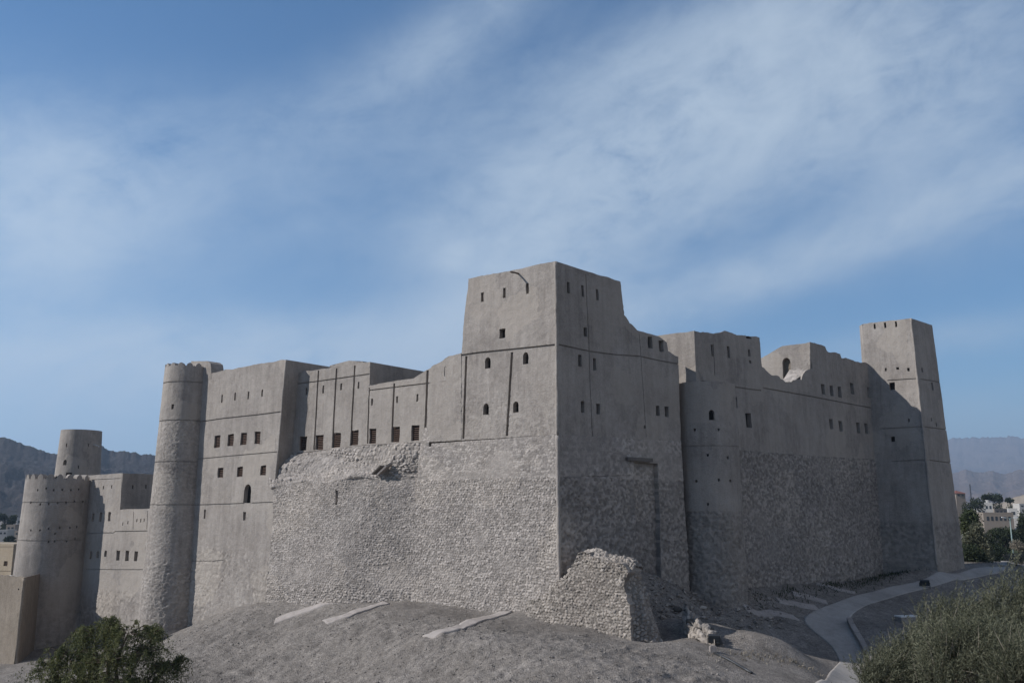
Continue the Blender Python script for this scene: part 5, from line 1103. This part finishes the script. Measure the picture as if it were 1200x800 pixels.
bush(1194, 640, 140, 12, 6, 'dry pale scrub at the foot of the lamp post', 38, 'dry_straw', 1500, 'scrub', 'bush', size=(0.15, 0.35))
bush(1190, 655, 118, 18, 7, 'pale dry scrub right of the dark bush mound beside the path end', 39, 'dry_straw', 1800, 'scrub', 'bush', size=(0.12, 0.3))
bush(177, 741, 98, 14, 9, 'dull green scrub at the foot of the tall slim round tower', 40, 'weeping_leaf', 2600, 'scrub', 'bush', size=(0.08, 0.22))
# shaded weeds along the long wall's foot: nobody could count them
def weeds(name, line, n, seed, mat, hgt=(0.3, 0.9)):
    rs = np.random.RandomState(seed); A = np.array(line); d = np.concatenate([[0], np.cumsum(np.linalg.norm(np.diff(A, axis=0), axis=1))]); t = rs.uniform(0, d[-1], n); x = np.interp(t, d, A[:, 0]) + np.abs(rs.normal(size=n)) * 1.3; y = np.interp(t, d, A[:, 1]) - np.abs(rs.normal(size=n)) * 1.3
    clump = vnoise(t * 0.6, t * 0 + seed, seed); k = clump > 0.38; x, y = x[k], y[k]; n = len(x); P_ = np.stack([x, y, zfine(x, y)[0] - 0.03], 1); V, tt = blades(P_, rs.normal(size=(n, 3)) * 0.5 + (0, 0, 1), rs.uniform(*hgt, n), rs.uniform(0.04, 0.10, n), rs.uniform(0, 1, n), None, rs)
    L_ = Leaves(); L_.add(V, tt); o = L_.build(name, MAT[mat], None); o['kind'] = 'stuff'
weeds('weeds', [PK.P(PK.px(u, 680)[0], 0, -0.9)[:2] for u in (868, 900, 940, 980, 1040)], 1500, 51, 'dark_leaf', (0.15, 0.6))
wl = [(onground(u, v))[:2] for u, v in ((820, 766), (850, 762), (880, 760), (910, 766), (935, 776))]
weeds('dry_grass', wl, 420, 52, 'dry_straw', (0.12, 0.32))

# ------------------------------------------------------------------ village, road, lamp post
def strip_ground(name, L_, R_, mat, lift, kind='structure'):
    o = drape(name, [np.array((p[0], p[1], 0.0)) for p in L_], [np.array((p[0], p[1], 0.0)) for p in R_], mat, lift, 80, 6, thick=0.3); o['kind'] = kind; return o
strip_ground('road', [(70, 205), (105, 216), (150, 228), (240, 250)], [(70, 196), (105, 206), (150, 217), (240, 238)], MAT['asphalt'], 0.12)
strip_ground('field', [(85, 285), (130, 292), (180, 300)], [(85, 222), (130, 233), (180, 246)], MAT['field'], 0.08)
def house(u, v, Y, wpx, hpx, mat, label, depth=7.0, yaw=0.0, wins=2, name='village_house', roof=None, group=None, turret=False, parapet=True):
    """flat roofed house, (u,v) = middle of its front foot"""
    c = at(u, v, Y); k = Y / 1068; w = wpx * k / 2; h = hpx * k; z0 = min(c[2], zg(c[0], c[1] + depth / 2)) - 0.5; zt = c[2] + h; E = empty(name, (c[0], c[1], z0), label, 'house', group)
    ca, sa = math.cos(R(yaw)), math.sin(R(yaw)); ax = np.array([ca, sa, 0]); ay = np.array([-sa, ca, 0]); cc = np.array([c[0], c[1], 0]) + ay * depth / 2
    m = MB(); m.box(cc + (0, 0, (z0 + zt) / 2), ax * w, ay * depth / 2, (0, 0, (zt - z0) / 2)); 
    m.build('wall', MAT[mat], E)
    if roof:
        m = MB(); q = cc + (0, 0, zt); e = 0.5; ap = cc + (0, 0, zt + h * 0.75); cs = [q - ax * (w + e) - ay * (depth / 2 + e), q + ax * (w + e) - ay * (depth / 2 + e), q + ax * (w + e) + ay * (depth / 2 + e), q - ax * (w + e) + ay * (depth / 2 + e)]
        m.add(cs + [ap], [(3, 2, 1, 0)], [(0, 1, 4), (1, 2, 4), (2, 3, 4), (3, 0, 4)]); m.build('roof', MAT[roof], E)
    elif parapet:
        m = MB(); t = 0.18
        for s_ in (-1, 1): m.box(cc + ax * s_ * (w - t + 0.03) + (0, 0, zt + 0.25), ax * t, ay * (depth / 2 + 0.03), (0, 0, 0.25)); m.box(cc + ay * s_ * (depth / 2 - t + 0.03) + (0, 0, zt + 0.25), ax * (w - 2 * t + 0.03), ay * t, (0, 0, 0.25))
        m.build('parapet', MAT[mat], E)
    for i in range(wins):
        f = (i + 0.5) / wins * 2 - 1; p = cc - ay * (depth / 2 + 0.02) + ax * f * w * 0.86 + (0, 0, c[2] + h * 0.58); m = MB(); m.box(p, ax * min(0.6, w / wins * 0.45), ay * 0.05, (0, 0, min(0.8, h * 0.18))); m.build('window', MAT['glass_dark'], E)
    if turret:
        m = MB(); p = cc + ax * w * 0.2 + (0, 0, zt); m.tube([p, p + (0, 0, 1.6)], [0.9, 0.9], 12); m.build('water_tank', MAT['house_white'], E)
    return E
house(1171, 615, 330, 33, 13, 'house_tan', 'long tan house with a row of dark windows behind the lamp post', 9, -8, 6)
house(1159, 600, 400, 9, 10, 'house_white', 'white cubic house with a round roof tank in the village', 8, -20, 2, turret=True)
house(1151, 602, 395, 9, 5, 'house_white', 'low white house with a dark front beside the white cubic house', 7, -10, 2)
house(1176, 603, 420, 22, 6, 'house_tan', 'low brown house above the long tan house', 8, 6, 4)
house(1188, 607, 340, 9, 10, 'house_white', 'pale cream house right at the top of the lamp post', 8, -25, 1)
house(1198, 595, 450, 6, 4, 'house_white', 'small white house at the right frame edge', 6, 0, 1)
house(1126, 583, 420, 11, 5, 'house_tan', 'house with a red tiled pyramid roof peeping past the far square tower', 8, 0, 2, roof='roof_tile')
house(24, 616, 420, 9, 8, 'house_white', 'pale village house highest on the slope at far left', 8, 10, 2)
house(12, 622, 400, 11, 6, 'house_tan', 'brown village house lower left of the pale one on the slope', 8, -5, 2)
house(3, 628, 380, 10, 6, 'house_white', 'white village house at the left frame edge', 8, 4, 2)
house(21, 628, 370, 9, 5, 'house_tan', 'low tan village house just beside the two tiered round tower', 7, -6, 2)
for i, (u, v, Y, ru, rv, lab) in enumerate(((5, 606, 430, 7, 5, 'dark bushy tree above the white left edge house'), (14, 609, 430, 6, 5, 'dark bushy tree between the two upper left village houses'), (29, 623, 390, 6, 5, 'dark bushy tree touching the two tiered round tower edge'), (11, 632, 340, 6, 3, 'dark low tree in front of the left village'))):
    bush(u, v, Y, ru, rv, lab, 60 + i, 'dark_leaf', 900, 'village_tree', 'tree', 'trees of the left village', size=(0.5, 1.1))
for i, (u, v, Y, ru, rv, lab) in enumerate(((1155, 583.5, 460, 6, 4, 'round dark tree on the skyline, left of three'), (1163, 583, 465, 6, 4.5, 'round dark tree on the skyline, middle of three'), (1171, 584, 460, 6, 4.5, 'round dark tree on the skyline, right of three'), (1183, 586, 480, 5, 3, 'flat dark tree on the skyline below the brown hill'), (1140, 591, 380, 12, 8, 'dark tree between the red roof and the white cubic house'))):
    bush(u, v, Y, ru, rv, lab, 80 + i, 'dark_leaf', 900, 'village_tree', 'tree', 'trees of the right village', size=(0.5, 1.1))
def lamp_post(u, v, Y, vtop, label):
    b = at(u, v, Y); b[2] = zg(b[0], b[1]); t = at(u, vtop, Y); E = empty('lamp_post', tuple(b), label, 'lamp post'); m = MB(); m.tube([b - (0, 0, 0.3), (b[0], b[1], (b[2] + t[2]) / 2), (b[0], b[1], t[2])], [0.16, 0.13, 0.10], 8); m.build('pole', MAT['pole_green'], E, True)
    m = MB(); m.tube([b, b + (0, 0, 0.5)], [0.26, 0.26], 8); m.build('base', MAT['concrete'], E)
    m = MB(); m.tube([(b[0] - 0.9, b[1], t[2] + 0.1), (b[0], b[1], t[2] - 0.05), (b[0] + 0.9, b[1], t[2] + 0.1)], 0.06, 6); m.build('arm', MAT['pole_green'], E)
    for s_ in (-1, 1): m = MB(); m.box((b[0] + s_ * 1.2, b[1], t[2] + 0.16), (0.42, 0, 0.05 * s_), (0, 0.16, 0), (0, 0, 0.07)); m.build('lamp', MAT['white'], E)
lamp_post(1187.2, 645, 185, 607, 'tall thin green lamp post standing by the road at the right')
b = at(1138.5, 590, 420); E = empty('mast', (b[0], b[1], zg(b[0], b[1])), 'thin lattice mast rising behind the far square tower', 'mast'); m = MB(); zt_ = at(1138.5, 567, 420)[2]
for dx, dy in ((-0.45, -0.3), (0.45, -0.3), (0, 0.5)): m.tube([(b[0] + dx, b[1] + dy, zg(b[0], b[1])), (b[0] + dx * 0.3, b[1] + dy * 0.3, zt_)], 0.10, 5)
m.build('legs', MAT['metal_dark'], E); m = MB()
for k in range(9): z = zg(b[0], b[1]) + (zt_ - zg(b[0], b[1])) * (k + 0.5) / 9; f = 1 - 0.7 * (k + 0.5) / 9; m.tube([(b[0] - 0.45 * f, b[1] - 0.3 * f, z), (b[0] + 0.45 * f, b[1] - 0.3 * f, z), (b[0], b[1] + 0.5 * f, z), (b[0] - 0.45 * f, b[1] - 0.3 * f, z)], 0.06, 4, False)
m.build('braces', MAT['metal_dark'], E)
